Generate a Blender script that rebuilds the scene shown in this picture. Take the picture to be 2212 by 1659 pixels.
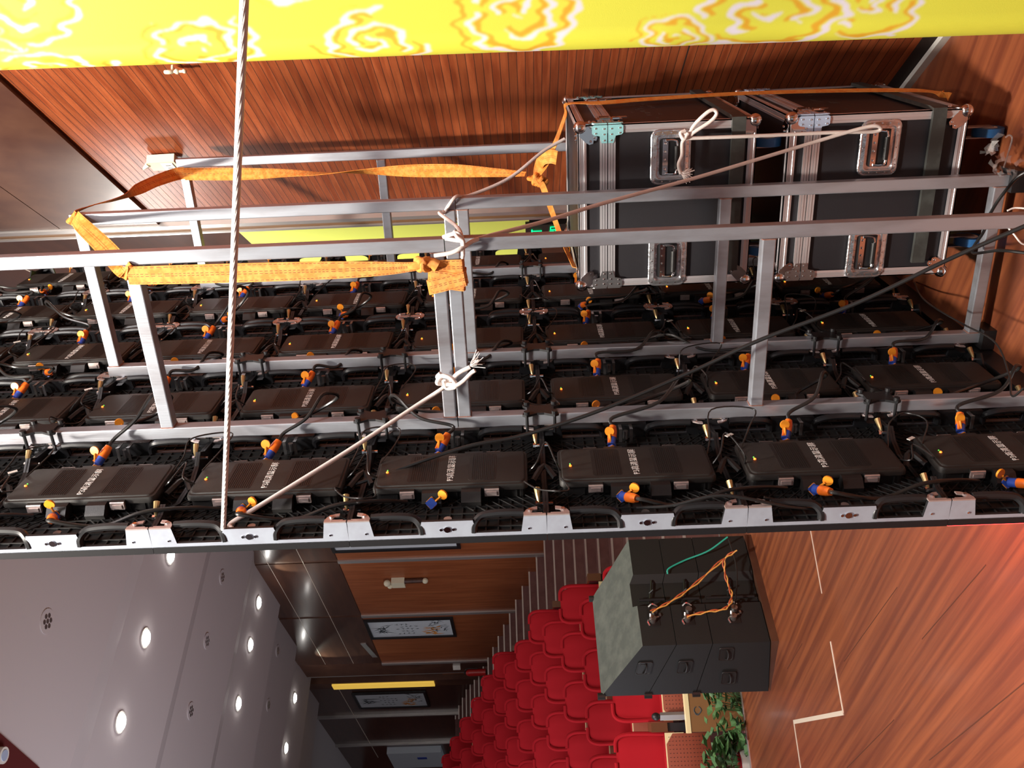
import bpy, math, random
import numpy as np
from mathutils import Vector, Matrix
random.seed(7)
S = bpy.context.scene
for o in list(bpy.data.objects): bpy.data.objects.remove(o)
C = S.collection
V = Vector
# ------------------------------------------------------------------ camera (photo taken on its side: world up is picture left)
FPX, YAW, PITCH, ROLL = 1907.7, 0.42448, 0.0186, -0.03872
cy, sy, cp, sp = math.cos(YAW), math.sin(YAW), math.cos(PITCH), math.sin(PITCH)
FW = V((-sy*cp, cy*cp, sp)); RT = V((cy, sy, 0)); UP = RT.cross(FW)
cr, sr = math.cos(ROLL), math.sin(ROLL)
CR = (-UP)*cr + RT*sr; CU = UP*sr + RT*cr
cam = bpy.data.cameras.new('camera'); camo = bpy.data.objects.new('camera', cam); C.objects.link(camo)
camo.matrix_world = Matrix(((CR.x, CU.x, -FW.x, 0), (CR.y, CU.y, -FW.y, 0), (CR.z, CU.z, -FW.z, 0), (0, 0, 0, 1)))
cam.sensor_width = 36; cam.lens = 36*FPX/2212; cam.clip_start = 0.05; cam.clip_end = 200
S.camera = camo
def ray(x, y): return FW + CR*((x-1106)/FPX) - CU*((y-829.5)/FPX)
def at(x, y, X=None, Y=None, Z=None, plane=None, D=None):
    d = ray(x, y)
    if X is not None: return d*(X/d.x)
    if Y is not None: return d*(Y/d.y)
    if Z is not None: return d*(Z/d.z)
    if plane is not None: return d*(plane[1]/d.dot(plane[0]))
    return d*D
# ------------------------------------------------------------------ view, world, big lights
S.view_settings.view_transform = 'Standard'; S.view_settings.look = 'None'
S.view_settings.exposure = 0.0; S.view_settings.gamma = 1.0; S.view_settings.use_curve_mapping = False
w = bpy.data.worlds.new('world'); S.world = w; w.use_nodes = True
w.node_tree.nodes['Background'].inputs[0].default_value = (0.86, 0.92, 1.0, 1)
w.node_tree.nodes['Background'].inputs[1].default_value = 0.28
def area(name, loc, target, size, power, col, size_y=None):
    l = bpy.data.lights.new(name, 'AREA'); l.energy = power; l.color = col; l.size = size
    if size_y: l.shape = 'RECTANGLE'; l.size_y = size_y
    o = bpy.data.objects.new(name, l); C.objects.link(o); o.location = loc
    o.rotation_euler = (V(target)-V(loc)).to_track_quat('-Z', 'Y').to_euler(); return o
def spot(name, loc, target, power, col, ang=60, size=.05, blend=.4):
    l = bpy.data.lights.new(name, 'SPOT'); l.energy = power; l.color = col; l.spot_size = math.radians(ang); l.shadow_soft_size = size; l.spot_blend = blend
    o = bpy.data.objects.new(name, l); C.objects.link(o); o.location = loc
    o.rotation_euler = (V(target)-V(loc)).to_track_quat('-Z', 'Y').to_euler(); return o
spot('stage_spotlight', (-1.25, 0.35, 4.3), (-0.8, 3.4, 0.6), 2250, (1.0, 0.93, 0.82), 84, .22)
spot('stage_side_fill', (0.15, 1.2, 4.4), (-0.7, 3.6, 1.6), 190, (1.0, 0.94, 0.84), 120, .10)  # added spot without a known source, brightens the upper slat wall
area('stage_camera_fill', (1.2, 0.2, 4.2), (-0.6, 2.6, 0), 1.6, 190, (1, .93, .92), .4)  # added soft fill from the camera side, no actual batten hangs here
area('stage_front_fill', (-4.5, 1.5, 5.0), (-4.2, 4.5, -1.8), 1.5, 50, (1, .84, .74))  # added out-of-frame fill over the front stage floor
area('hall_ceiling_fill', (-9.5, 3.0, 0.5), (-10, 11, 5.4), 3, 330, (.9, .92, 1))  # added fill in mid-air, aimed up to brighten the hall ceiling
area('wall_banner_fill', (-4.2, 6.8, 3.6), (-2.6, 8.0, 1.2), .8, 130, (1, .97, .9))  # added light to brighten the cloth banner on the far wall
spot('seat_front_fill', (-4.6, 3.4, 4.2), (-7.2, 6.6, -1.7), 1500, (1, .84, .82), 27, .3, 1.0)  # added spot that lifts only the front seat rows
# ------------------------------------------------------------------ materials
def mat(name, col, rough=.5, metal=0, noise=None, bump=None, emit=None, spec=None, rnd=0, coat=0, sheen=0, alpha=1, trans=0):
    """noise=(scale xyz, second colour, detail, contrast lo, hi, rotation z)"""
    m = bpy.data.materials.new(name); m.use_nodes = True; nt = m.node_tree; b = nt.nodes['Principled BSDF']
    b.inputs['Base Color'].default_value = (*col, 1); b.inputs['Roughness'].default_value = rough; b.inputs['Metallic'].default_value = metal
    if spec is not None: b.inputs['Specular IOR Level'].default_value = spec
    if coat: b.inputs['Coat Weight'].default_value = coat; b.inputs['Coat Roughness'].default_value = .12
    if sheen: b.inputs['Sheen Weight'].default_value = sheen
    if trans: b.inputs['Transmission Weight'].default_value = trans
    if alpha < 1: b.inputs['Alpha'].default_value = alpha
    if emit: b.inputs['Emission Color'].default_value = (*emit[0], 1); b.inputs['Emission Strength'].default_value = emit[1]
    last = None
    if noise:
        tc = nt.nodes.new('ShaderNodeTexCoord'); mp = nt.nodes.new('ShaderNodeMapping'); mr = nt.nodes.new('ShaderNodeMapping')
        mr.inputs['Rotation'].default_value = (0, 0, noise[5] if len(noise) > 5 else 0)
        mp.inputs['Scale'].default_value = noise[0]
        nt.links.new(tc.outputs['Object'], mr.inputs[0]); nt.links.new(mr.outputs[0], mp.inputs[0])
        n = nt.nodes.new('ShaderNodeTexNoise'); n.inputs['Scale'].default_value = 1; n.inputs['Detail'].default_value = noise[2]
        n.inputs['Roughness'].default_value = .6
        if rnd:
            n.noise_dimensions = '4D'; oi = nt.nodes.new('ShaderNodeObjectInfo'); mu = nt.nodes.new('ShaderNodeMath'); mu.operation = 'MULTIPLY'; mu.inputs[1].default_value = 50
            nt.links.new(oi.outputs['Random'], mu.inputs[0]); nt.links.new(mu.outputs[0], n.inputs['W'])
        nt.links.new(mp.outputs[0], n.inputs['Vector'])
        rp = nt.nodes.new('ShaderNodeMapRange'); rp.inputs[1].default_value = noise[3]; rp.inputs[2].default_value = noise[4]
        nt.links.new(n.outputs['Fac'], rp.inputs[0])
        mx = nt.nodes.new('ShaderNodeMix'); mx.data_type = 'RGBA'; mx.inputs[6].default_value = (*col, 1); mx.inputs[7].default_value = (*noise[1], 1)
        nt.links.new(rp.outputs[0], mx.inputs[0]); last = mx.outputs[2]
    if rnd:
        oi = nt.nodes.new('ShaderNodeObjectInfo'); mr2 = nt.nodes.new('ShaderNodeMapRange'); mr2.inputs[3].default_value = 1-rnd; mr2.inputs[4].default_value = 1+rnd
        nt.links.new(oi.outputs['Random'], mr2.inputs[0])
        hs = nt.nodes.new('ShaderNodeHueSaturation'); nt.links.new(mr2.outputs[0], hs.inputs['Value'])
        if last: nt.links.new(last, hs.inputs['Color'])
        else: hs.inputs['Color'].default_value = (*col, 1)
        last = hs.outputs[0]
    if last: nt.links.new(last, b.inputs['Base Color'])
    if bump:
        tc = nt.nodes.new('ShaderNodeTexCoord'); mp = nt.nodes.new('ShaderNodeMapping'); mp.inputs['Scale'].default_value = bump[0]
        nt.links.new(tc.outputs['Object'], mp.inputs[0])
        if bump[2] == 'wave':
            n = nt.nodes.new('ShaderNodeTexWave'); n.bands_direction = bump[3]; n.inputs['Scale'].default_value = 1
        else:
            n = nt.nodes.new('ShaderNodeTexNoise'); n.inputs['Scale'].default_value = 1; n.inputs['Detail'].default_value = 3
        nt.links.new(mp.outputs[0], n.inputs['Vector'])
        bp = nt.nodes.new('ShaderNodeBump'); bp.inputs['Strength'].default_value = bump[1]; bp.inputs['Distance'].default_value = .003
        nt.links.new(n.outputs['Fac'], bp.inputs['Height']); nt.links.new(bp.outputs[0], b.inputs['Normal'])
    return m
M = {}
M['alu'] = mat('aluminium_tube', (.47, .50, .56), .38, .62, noise=((9, 9, 2.2), (.29, .27, .29), 5, .40, .72), bump=((300, 300, 3), .12, 'n'))
M['alu_rail'] = mat('aluminium_profile', (.74, .72, .74), .35, .65, noise=((2, 2, 2), (.62, .58, .60), 3, .4, .7))
M['cast'] = mat('cast_plate', (.50, .55, .64), .42, .3, noise=((12, 12, 12), (.40, .42, .50), 4, .4, .75))
M['bracket'] = mat('bracket_steel', (.74, .62, .58), .35, .6, noise=((20, 20, 20), (.58, .48, .46), 3, .4, .7))
M['chrome'] = mat('chrome', (.82, .82, .84), .12, 1.0)
M['steel'] = mat('steel', (.48, .47, .47), .3, .9)
M['brass'] = mat('brass', (.55, .42, .2), .35, .8)
M['dish'] = mat('pressed_chrome', (.72, .72, .75), .22, .9, bump=((38, 38, 38), .8, 'n'))
M['teal'] = mat('blue_film', (.35, .72, .75), .3, .3)
M['bluefilm'] = mat('pale_blue_film', (.52, .66, .88), .3, .3)
M['rust'] = mat('rusty_weld', (.22, .10, .08), .8, .1, noise=((60, 60, 60), (.38, .2, .15), 4, .4, .7))
M['blk'] = mat('black_plastic', (.016, .015, .015), .42, 0, bump=((500, 500, 500), .15, 'n'))
M['blk2'] = mat('black_painted_metal', (.022, .022, .024), .38, .2)
M['grille'] = mat('grille_plastic', (.007, .007, .007), .75)
M['lid'] = mat('cover_plastic', (.020, .0175, .0155), .55, 0, bump=((700, 700, 700), .25, 'n'))
M['lid2'] = mat('cover_patch', (.016, .014, .013), .5)
M['rubber'] = mat('cable_rubber', (.018, .017, .017), .3)
M['orange'] = mat('orange_plastic', (.85, .17, .015), .4)
M['amber'] = mat('amber_plastic', (.85, .30, .02), .4)
M['blue'] = mat('blue_plastic', (.03, .08, .42), .35)
M['text'] = mat('white_lettering', (.80, .78, .74), .6)
M['led_o'] = mat('orange_indicator', (1, .3, .05), .4, emit=((1, .16, .015), 3.2))
M['led_g'] = mat('green_indicator', (.1, .8, .1), .4, emit=((.15, 1, .1), .8))
M['screen_red'] = mat('screen_red', (.02, .0, .0), .5, emit=((1, .03, .03), 11.0))
M['screen_off'] = mat('screen_dark', (.012, .012, .014), .5)
M['lam'] = mat('black_laminate', (.018, .017, .021), .5, 0, bump=((900, 900, 900), .3, 'n'))
M['guard'] = mat('grey_rubber_band', (.040, .041, .038), .6, 0, noise=((15, 15, 15), (.065, .07, .065), 4, .45, .7))
M['wheel'] = mat('blue_wheel', (.03, .14, .36), .4)
M['strap'] = mat('orange_webbing', (.90, .27, .035), .6, 0, noise=((40, 40, 40), (.95, .40, .08), 2, .4, .6), bump=((260, 260, 260), .5, 'wave', 'Z'))
M['stitch'] = mat('strap_stitching', (.28, .06, .02), .7)
M['rope'] = mat('white_rope', (.93, .84, .79), .8, 0, bump=((260, 260, 260), .35, 'wave', 'DIAGONAL'))
M['slat'] = mat('wood_slat', (.27, .056, .019), .40, 0, noise=((2.2, 30, 30), (.52, .135, .046), 5, .40, .70), rnd=.15, spec=.28)
M['gap'] = mat('slat_backing', (.02, .008, .005), .8)
M['darkwood'] = mat('dark_laminate', (.070, .026, .017), .45, 0, noise=((3, 3, 3), (.12, .052, .03), 4, .35, .7), coat=.06)
M['darkwood2'] = mat('dark_gloss_laminate', (.055, .022, .014), .28, 0, noise=((1.2, 1.2, 8), (.09, .035, .02), 5, .35, .7), coat=.3)
M['panel'] = mat('wood_wall_panel', (.24, .065, .022), .42, 0, noise=((14, 14, .8), (.34, .10, .035), 5, .4, .7))
M['brown'] = mat('brown_paint', (.22, .10, .03), .6)
M['silver'] = mat('metal_trim', (.55, .52, .50), .35, .7)
M['white'] = mat('white_paint', (.75, .72, .66), .5)
M['floor'] = mat('stage_floor', (.31, .092, .036), .36, 0, noise=((.5, 19, 1), (.17, .045, .022), 7, .36, .62, math.radians(-157)), coat=.08)
M['seam'] = mat('floor_seam', (.72, .62, .52), .6)
M['seam2'] = mat('floor_joint', (.10, .03, .015), .6)
M['carpet'] = mat('dark_red_floor', (.13, .045, .040), .7, noise=((6, 6, 6), (.17, .07, .06), 4, .4, .7))
M['nosing'] = mat('stair_nosing', (.50, .42, .38), .4, .3)
M['ceil'] = mat('ceiling_paint', (.58, .52, .52), .8)
M['maroon'] = mat('maroon_paint', (.10, .012, .012), .6)
M['red'] = mat('red_fabric', (.36, .010, .016) ,.95, 0, spec=.15, bump=((300, 300, 300), .3, 'n'))
M['perf'] = mat('perforated_wood', (.30, .07, .035), .5)
M['armwood'] = mat('armrest_wood', (.13, .045, .015), .45)
M['cream'] = mat('cream_edge', (.85, .70, .38), .45)
M['spk'] = mat('speaker_paint', (.014, .015, .016), .6, 0, bump=((350, 350, 350), .5, 'n'))
M['spktop'] = mat('speaker_top_lit', (.075, .085, .076), .75, 0, noise=((9, 9, 9), (.12, .13, .115), 5, .4, .7), bump=((350, 350, 350), .5, 'n'))  # light falling on the top face is put into this paler colour
M['green'] = mat('leaf_green', (.05, .13, .045), .45, 0, noise=((8, 8, 8), (.09, .20, .06), 3, .35, .7))
M['teal_w'] = mat('teal_wire', (.02, .40, .30), .5)
M['yel_w'] = mat('yellow_wire', (.80, .42, .10), .5)
M['ora_w'] = mat('orange_wire', (.50, .10, .03), .5)
M['paper'] = mat('art_paper', (.62, .66, .70), .5)
M['ink'] = mat('ink', (.06, .07, .08), .7)
M['bloom'] = mat('orange_print', (.75, .30, .06), .7)
M['frame'] = mat('black_frame', (.012, .011, .012), .35)
M['yellow'] = mat('yellow_cloth', (.74, .82, .14), .6)
M['gold'] = mat('lit_yellow_sign', (.80, .55, .08), .5, emit=((1, .62, .10), .55))
M['exitg'] = mat('exit_green', (0, .8, .25), .5, emit=((.0, 1, .28), 1.6))
M['lamp'] = mat('lamp_lens', (1, 1, 1), .3, emit=((1, .97, .92), 30))
M['beige'] = mat('beige_plastic', (.68, .62, .45), .5)
M['film'] = mat('clear_film', (.85, .80, .78), .15, 0, trans=.8, alpha=.55)
M['leather'] = mat('fire_red', (.55, .02, .02), .3)
# ------------------------------------------------------------------ mesh helper
class MB:
    def __init__(s): s.v = []; s.f = []; s.m = []; s.k = 0
    def add(s, vs, fs):
        n = len(s.v); s.v += [tuple(p) for p in vs]; s.f += [tuple(i+n for i in f) for f in fs]; s.m += [s.k]*len(fs); return s
    def box(s, a, b, T=None):
        x0, y0, z0 = a; x1, y1, z1 = b
        vs = [V(p) for p in ((x0, y0, z0), (x1, y0, z0), (x1, y1, z0), (x0, y1, z0), (x0, y0, z1), (x1, y0, z1), (x1, y1, z1), (x0, y1, z1))]
        if T: vs = [T @ p for p in vs]
        return s.add(vs, [(0, 3, 2, 1), (4, 5, 6, 7), (0, 1, 5, 4), (1, 2, 6, 5), (2, 3, 7, 6), (3, 0, 4, 7)])
    def prism(s, poly, f0, f1):
        """poly: list of 2D points, f0/f1 map (u,v) to 3D bottom / top"""
        n = len(poly); vs = [f0(*p) for p in poly] + [f1(*p) for p in poly]
        return s.add(vs, [tuple(range(n))[::-1], tuple(range(n, 2*n))] + [(i, (i+1) % n, n+(i+1) % n, n+i) for i in range(n)])
    def ring(s, loops, caps=True, closed=False):
        n = len(loops[0]); vs = [p for l in loops for p in l]; fs = []
        L = len(loops)
        for a in range(L if closed else L-1):
            b = (a+1) % L
            for i in range(n): fs.append((a*n+i, a*n+(i+1) % n, b*n+(i+1) % n, b*n+i))
        if caps and not closed: fs += [tuple(range(n))[::-1], tuple(range((L-1)*n, L*n))]
        return s.add(vs, fs)
    def cyl(s, p0, p1, r, n=12, r1=None):
        p0, p1 = V(p0), V(p1); d = (p1-p0).normalized(); a = d.orthogonal().normalized(); b = d.cross(a)
        r1 = r if r1 is None else r1
        L = [[p + (a*math.cos(t)+b*math.sin(t))*q for t in [2*math.pi*i/n for i in range(n)]] for p, q in ((p0, r), (p1, r1))]
        return s.ring(L)
    def sph(s, c, r, n=12, m=8, sc=(1, 1, 1)):
        c = V(c); L = []
        for j in range(m+1):
            t = math.pi*(j+.001)/(m+.002); L.append([c+V((r*sc[0]*math.sin(t)*math.cos(2*math.pi*i/n), r*sc[1]*math.sin(t)*math.sin(2*math.pi*i/n), r*sc[2]*math.cos(t))) for i in range(n)])
        return s.ring(L)
    def tube(s, pts, r, n=8, smooth=6, prof=None):
        P = curve(pts, smooth) if smooth else [V(p) for p in pts]
        L = []; a = None
        for i, p in enumerate(P):
            d = (P[min(i+1, len(P)-1)]-P[max(i-1, 0)])
            if d.length < 1e-9: d = V((0, 0, 1))
            d.normalize()
            if a is None: a = d.orthogonal().normalized()
            a = (a-d*a.dot(d)); a = a.normalized() if a.length > 1e-6 else d.orthogonal().normalized()
            b = d.cross(a)
            rr = r(i/(len(P)-1)) if callable(r) else r
            L.append([p+(a*math.cos(2*math.pi*k/n)+b*math.sin(2*math.pi*k/n))*rr for k in range(n)])
        return s.ring(L)
    def build(s, name, m, parent=None, smooth=False, kind=None):
        me = bpy.data.meshes.new(name); me.from_pydata(s.v, [], s.f)
        for x in (m if isinstance(m, (list, tuple)) else [m]): me.materials.append(M[x] if isinstance(x, str) else x)
        if isinstance(m, (list, tuple)): me.polygons.foreach_set('material_index', s.m)
        me.validate()
        if smooth:
            me.polygons.foreach_set('use_smooth', [True]*len(me.polygons))
            try: me.set_sharp_from_angle(angle=math.radians(40))
            except Exception: pass
        o = bpy.data.objects.new(name, me); C.objects.link(o)
        if parent: o.parent = parent
        if kind: o['kind'] = kind
        return o
def curve(pts, k=6):
    P = [V(p) for p in pts]
    if len(P) < 3: return P
    Q = [P[0]*2-P[1]]+P+[P[-1]*2-P[-2]]; out = []
    for i in range(1, len(Q)-2):
        a, b, c, d = Q[i-1:i+3]
        for j in range(k):
            t = j/k; out.append(.5*((2*b)+(c-a)*t+(2*a-5*b+4*c-d)*t*t+(3*b-a-3*c+d)*t**3))
    out.append(P[-1]); return out
def thing(name, label, cat, loc=(0, 0, 0), rz=0, group=None):
    o = bpy.data.objects.new(name, None); C.objects.link(o); o.location = loc; o.rotation_euler = (0, 0, rz); o.empty_display_size = .1
    o['label'] = label; o['category'] = cat
    if group: o['group'] = group
    return o
def tag(o, label, cat, group=None):
    o['label'] = label; o['category'] = cat
    if group: o['group'] = group
    return o
def struct(o): o['kind'] = 'structure'; return o
def dup(o, parent=None):
    c = o.copy(); C.objects.link(c); c.parent = parent
    for ch in list(o.children): dup(ch, c)
    return c
def rrect(w, h, r, n=4):
    out = []
    for cx, cy_, a0 in ((w/2-r, h/2-r, 0), (-w/2+r, h/2-r, 90), (-w/2+r, -h/2+r, 180), (w/2-r, -h/2+r, 270)):
        for i in range(n+1):
            a = math.radians(a0+90*i/n); out.append((cx+r*math.cos(a), cy_+r*math.sin(a)))
    return out
def sqtube(mb, p0, p1, u, v, w=.043, r=.0035):
    """square tube with rounded corners; u, v unit axes across"""
    pr = rrect(w, w, r, 2); p0, p1, u, v = V(p0), V(p1), V(u), V(v)
    return mb.ring([[p+u*a+v*b for a, b in pr] for p in (p0, p1)])
TXT = {}
def text_mesh(name, body, size, m, parent, loc, xdir, ydir, ext=.0004, align='CENTER'):
    key = (body, size)
    if key not in TXT:
        cu = bpy.data.curves.new(name, 'FONT'); cu.body = body; cu.size = size; cu.align_x = align; cu.align_y = 'CENTER'; cu.extrude = ext; cu.resolution_u = 2
        t = bpy.data.objects.new(name, cu); C.objects.link(t); bpy.context.view_layer.update()
        dg = bpy.context.evaluated_depsgraph_get(); me = bpy.data.meshes.new_from_object(t.evaluated_get(dg)); bpy.data.objects.remove(t)
        me.materials.clear(); me.materials.append(M[m]); TXT[key] = me
    o = bpy.data.objects.new(name, TXT[key]); C.objects.link(o); o.parent = parent
    x, y = V(xdir).normalized(), V(ydir).normalized(); z = x.cross(y)
    o.matrix_local = Matrix(((x.x, y.x, z.x, loc[0]), (x.y, y.y, z.y, loc[1]), (x.z, y.z, z.z, loc[2]), (0, 0, 0, 1)))
    return o
ZF = -1.85
# ================================================================== STRUCTURE
# --- stage floor
fl = MB()
edge_d = V((.63, .777, 0)); E0 = V((-6.22, 6.0, 0))
poly = [(E0+edge_d*-9), (E0+edge_d*4.2), V((-2.2, 6.8, 0)), V((-1.15, 5.35, 0)), V((-.15, 3.98, 0)), V((1.6, 1.57, 0)), V((4.5, -2.4, 0)), V((-3.5, -6, 0)), V((-12, -6, 0))]
fl.prism([(p.x, p.y) for p in poly], lambda x, y: V((x, y, ZF-.12)), lambda x, y: V((x, y, ZF)))
floor = struct(fl.build('floor', 'floor'))
def strip(name, a, b, w, m, h=.003):
    a, b = V(a), V(b); d = (b-a).normalized(); n = V((-d.y, d.x, 0))
    mb = MB(); mb.prism([(0, -w), ((b-a).length, -w), ((b-a).length, w), (0, w)], lambda s, t: a+d*s+n*t+V((0, 0, ZF-.001)), lambda s, t: a+d*s+n*t+V((0, 0, ZF+h)))
    return mb.build(name, m, floor)
L1, L2, L3, L4 = V((-3.431, 4.961, 0)), V((-4.149, 4.101, 0)), V((-5.015, 4.883, 0)), V((-5.95, 3.81, 0))
strip('floor_seam', L1-(L2-L1)*.8, L1+(L2-L1)*.35, .005, 'seam'); strip('floor_seam', L1+(L2-L1)*.62, L2, .009, 'seam')
strip('floor_seam', L2, L3, .014, 'seam', .005); strip('floor_seam', L3, L4, .008, 'seam')
g = V((-.883, .469, 0))
for a, l in (((-2.254, 3.002), 1.6), ((-2.9, 3.7), 2.1), ((-3.6, 3.5), 1.9), ((-2.5, 2.6), 2.2), ((-4.3, 4.9), 1.0)):
    strip('floor_joint', V((*a, 0)), V((*a, 0))+g*l*.5, .0022, 'seam2', .0012)
# --- stage apron front
ap = MB(); a, b = E0+edge_d*-9, E0+edge_d*4.2; nrm = V((-.777, .63, 0))
ap.prism([(0, 0), (13.2, 0), (13.2, .05), (0, .05)], lambda s, t: a+edge_d*s+nrm*t+V((0, 0, -2.75)), lambda s, t: a+edge_d*s+nrm*t+V((0, 0, ZF+.004)))
struct(ap.build('trim_1', 'silver'))
# --- slat wall
SA = V((-.28, 4.045, 0)); SD = V((-.5875, .8092, 0)); SN = V((-.8092, -.5875, 0))   # SN points to the stage
def wl(s, t, z): return SA+SD*s+SN*t+V((0, 0, z))
wb = MB(); wb.prism([(-6, -.2), (1.66, -.2), (1.66, -.014), (-6, -.014)], lambda s, t: wl(s, t, ZF-.12), lambda s, t: wl(s, t, 5.6))
wall_right = struct(wb.build('wall_right', 'gap'))
pitch = .0371; z = ZF+.10; k = 0; sl0 = None
prof = [(0, 0), (.0345, 0), (.0345, .009), (.031, .013), (.0035, .013), (0, .009)]
while z < 2.25:
    if sl0 is None:
        q = MB(); n = len(prof); vs = [V((x_, -p[1], p[0])) for x_ in (-6.0, 1.655) for p in prof]
        q.add(vs, [tuple(range(n)), tuple(range(n, 2*n))[::-1]]+[(i, n+i, n+(i+1) % n, (i+1) % n) for i in range(n)])
        sl0 = q.build('slat', 'slat', wall_right); o = sl0
    else: o = sl0.copy(); C.objects.link(o)
    o.location = SA+SN*-.014+V((0, 0, z)); o.rotation_euler = (0, 0, math.atan2(SD.y, SD.x)+0)
    # local x along SD, local -y must be SN
    o.rotation_euler = Matrix(((SD.x, -SN.x, 0), (SD.y, -SN.y, 0), (0, 0, 1))).to_euler()
    z += pitch + (.004 if abs(z+.80) < pitch/2 else 0); k += 1
up = MB()
for z0, z1 in ((2.248, 2.86), (2.866, 3.5), (3.506, 4.2), (4.206, 5.5)):
    q = MB(); q.prism([(-6, -.013), (1.655, -.013), (1.655, .008), (-6, .008)], lambda s, t: wl(s, t, z0), lambda s, t: wl(s, t, z1)); q.build('upper_panel', 'darkwood', wall_right)
q = MB(); q.prism([(-6, -.012), (1.655, -.012), (1.655, -.004), (-6, -.004)], lambda s, t: wl(s, t, 2.85), lambda s, t: wl(s, t, 4.21)); q.build('panel_joint', 'seam', wall_right)
q = MB(); q.prism([(-6, -.013), (1.655, -.013), (1.655, .012), (-6, .012)], lambda s, t: wl(s, t, ZF), lambda s, t: wl(s, t, ZF+.035)); struct(q.build('baseboard_right', 'white'))
# proscenium column: trim, brown face, trim
def wallprism(name, s0, s1, t0, t1, z0, z1, m, parent=None):
    q = MB(); q.prism([(s0, t0), (s1, t0), (s1, t1), (s0, t1)], lambda s, t: wl(s, t, z0), lambda s, t: wl(s, t, z1)); return q.build(name, m, parent)
struct(wallprism('trim_2', 1.66, 1.71, -.2, .02, ZF, 5.6, 'silver'))
struct(wallprism('wall_proscenium', 1.71, 1.80, -.25, .0, ZF, 5.6, 'brown'))
struct(wallprism('trim_3', 1.80, 1.825, -.25, .01, ZF, 5.6, 'silver'))
# far wall between proscenium and hall side wall
FA = wl(1.74, -.35, 0); FB = V((-4.45, 11.12, 0)); FD = (FB-FA).normalized(); FNm = V((-FD.y, FD.x, 0))
if FNm.dot(V((-1, -1, 0))) < 0: FNm = -FNm
def fw(s, t, z): return FA+FD*s+FNm*t+V((0, 0, z))
def fprism(name, s0, s1, t0, t1, z0, z1, m, parent=None):
    q = MB(); q.prism([(s0, t0), (s1, t0), (s1, t1), (s0, t1)], lambda s, t: fw(s, t, z0), lambda s, t: fw(s, t, z1)); return q.build(name, m, parent)
FL = (FB-FA).length
wall_far = struct(fprism('wall_far', 0, FL, -.15, 0, -2.75, 5.0, 'darkwood2'))
for zz in (3.35, 4.25): fprism('panel_joint', 0, FL, 0, .004, zz, zz+.012, 'seam', wall_far)
PF = (FNm, FA.dot(FNm)+.02)
def fs(px, py): p = at(px, py, plane=PF); return (p-FA).dot(FD), p.z
s0, z1 = fs(520, 505); s1, z0 = fs(1143, 480); sb, _ = fs(900, 552)
tag(fprism('wall_banner', max(.05, s1-.25), sb+.5, .005, .02, z0, z1, 'yellow'), 'plain yellow green cloth banner hanging on the far wall behind the frames', 'banner')
# exit sign
se, ze = fs(1182, 497)
ex = thing('exit_sign', 'green lit EXIT sign on the dark far wall beside the flight cases', 'sign', fw(se, 0, ze))
def exl(s, t, z): return FD*s+FNm*t+V((0, 0, z))
q = MB(); q.prism([(-.23, .0), (.23, 0), (.23, .05), (-.23, .05)], lambda s, t: exl(s, t, -.16), lambda s, t: exl(s, t, .17)); q.build('sign_box', 'blk', ex)
XD = -FD if (-FD).cross(V((0, 0, 1))).dot(FNm) > 0 else FD
text_mesh('sign_lettering', 'EXIT', .12, 'exitg', ex, exl(0, .053, .08), XD, (0, 0, 1), .002)
text_mesh('sign_lettering', '安全出口', .095, 'exitg', ex, exl(0, .053, -.06), XD, (0, 0, 1), .002)
# --- hall side wall
HD = V((-.883, .469, 0)); HN = V((-.469, -.883, 0)); HW = 7.75   # HN points into the hall
def hw(h, t, z): return HD*h-HN*HW+HN*t+V((0, 0, z))
def hprism(name, h0, h1, t0, t1, z0, z1, m, parent=None):
    q = MB(); q.prism([(h0, t0), (h1, t0), (h1, t1), (h0, t1)], lambda s, t: hw(s, t, z0), lambda s, t: hw(s, t, z1)); return q.build(name, m, parent)
wall_left = struct(hprism('wall_left', 8.6, 21.6, -.2, 0, -2.75, 6.8, 'darkwood'))
for h0, h1 in ((8.7, 11.2), (11.26, 13.2), (13.26, 15.3), (15.40, 17.9), (18.0, 20.75)):
    hprism('wood_panel', h0, h1, 0, .02, -2.7, 3.77, 'panel', wall_left)
    hprism('gloss_panel', h0, h1, 0, .015, 3.79, 4.455, 'darkwood2', wall_left); hprism('gloss_panel', h0, h1, 0, .015, 4.467, 5.13, 'darkwood2', wall_left); hprism('gloss_panel', h0, h1, 0, .015, 5.142, 6.6, 'darkwood2', wall_left)
for zz in (4.455, 5.13): hprism('panel_joint', 8.7, 20.75, 0, .012, zz, zz+.012, 'seam', wall_left)
for i, h0 in enumerate((15.3, 17.9, 20.75)): hprism('cover_strip', h0, h0+.10, 0, .05, -2.7, 3.78, 'silver', wall_left)
wall_left2 = struct(hprism('wall_left', 21.6, 40, -.5, -.3, -2.75, 8, 'darkwood2'))
hprism('cover_strip', 21.6, 21.66, -.3, .0, -2, 6.4, 'silver', wall_left2); 
hprism('wood_panel', 21.7, 23.2, -.3, -.26, -2, 2.5, 'panel', wall_left2)
for h0 in (22.95, 25.6, 28.4): hprism('cover_strip', h0, h0+.07, -.3, -.22, -2, 6.6, 'silver', wall_left2)
hprism('panel_joint', 23, 30, -.3, -.29, 5.35, 5.365, 'seam', wall_left2)
struct(hprism('wall_back', 33, 33.3, -.3, 22, -2.75, 9, 'maroon'))
struct(hprism('wall_front', -2, 34, 21, 21.3, -2.75, 9, 'maroon'))
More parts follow.
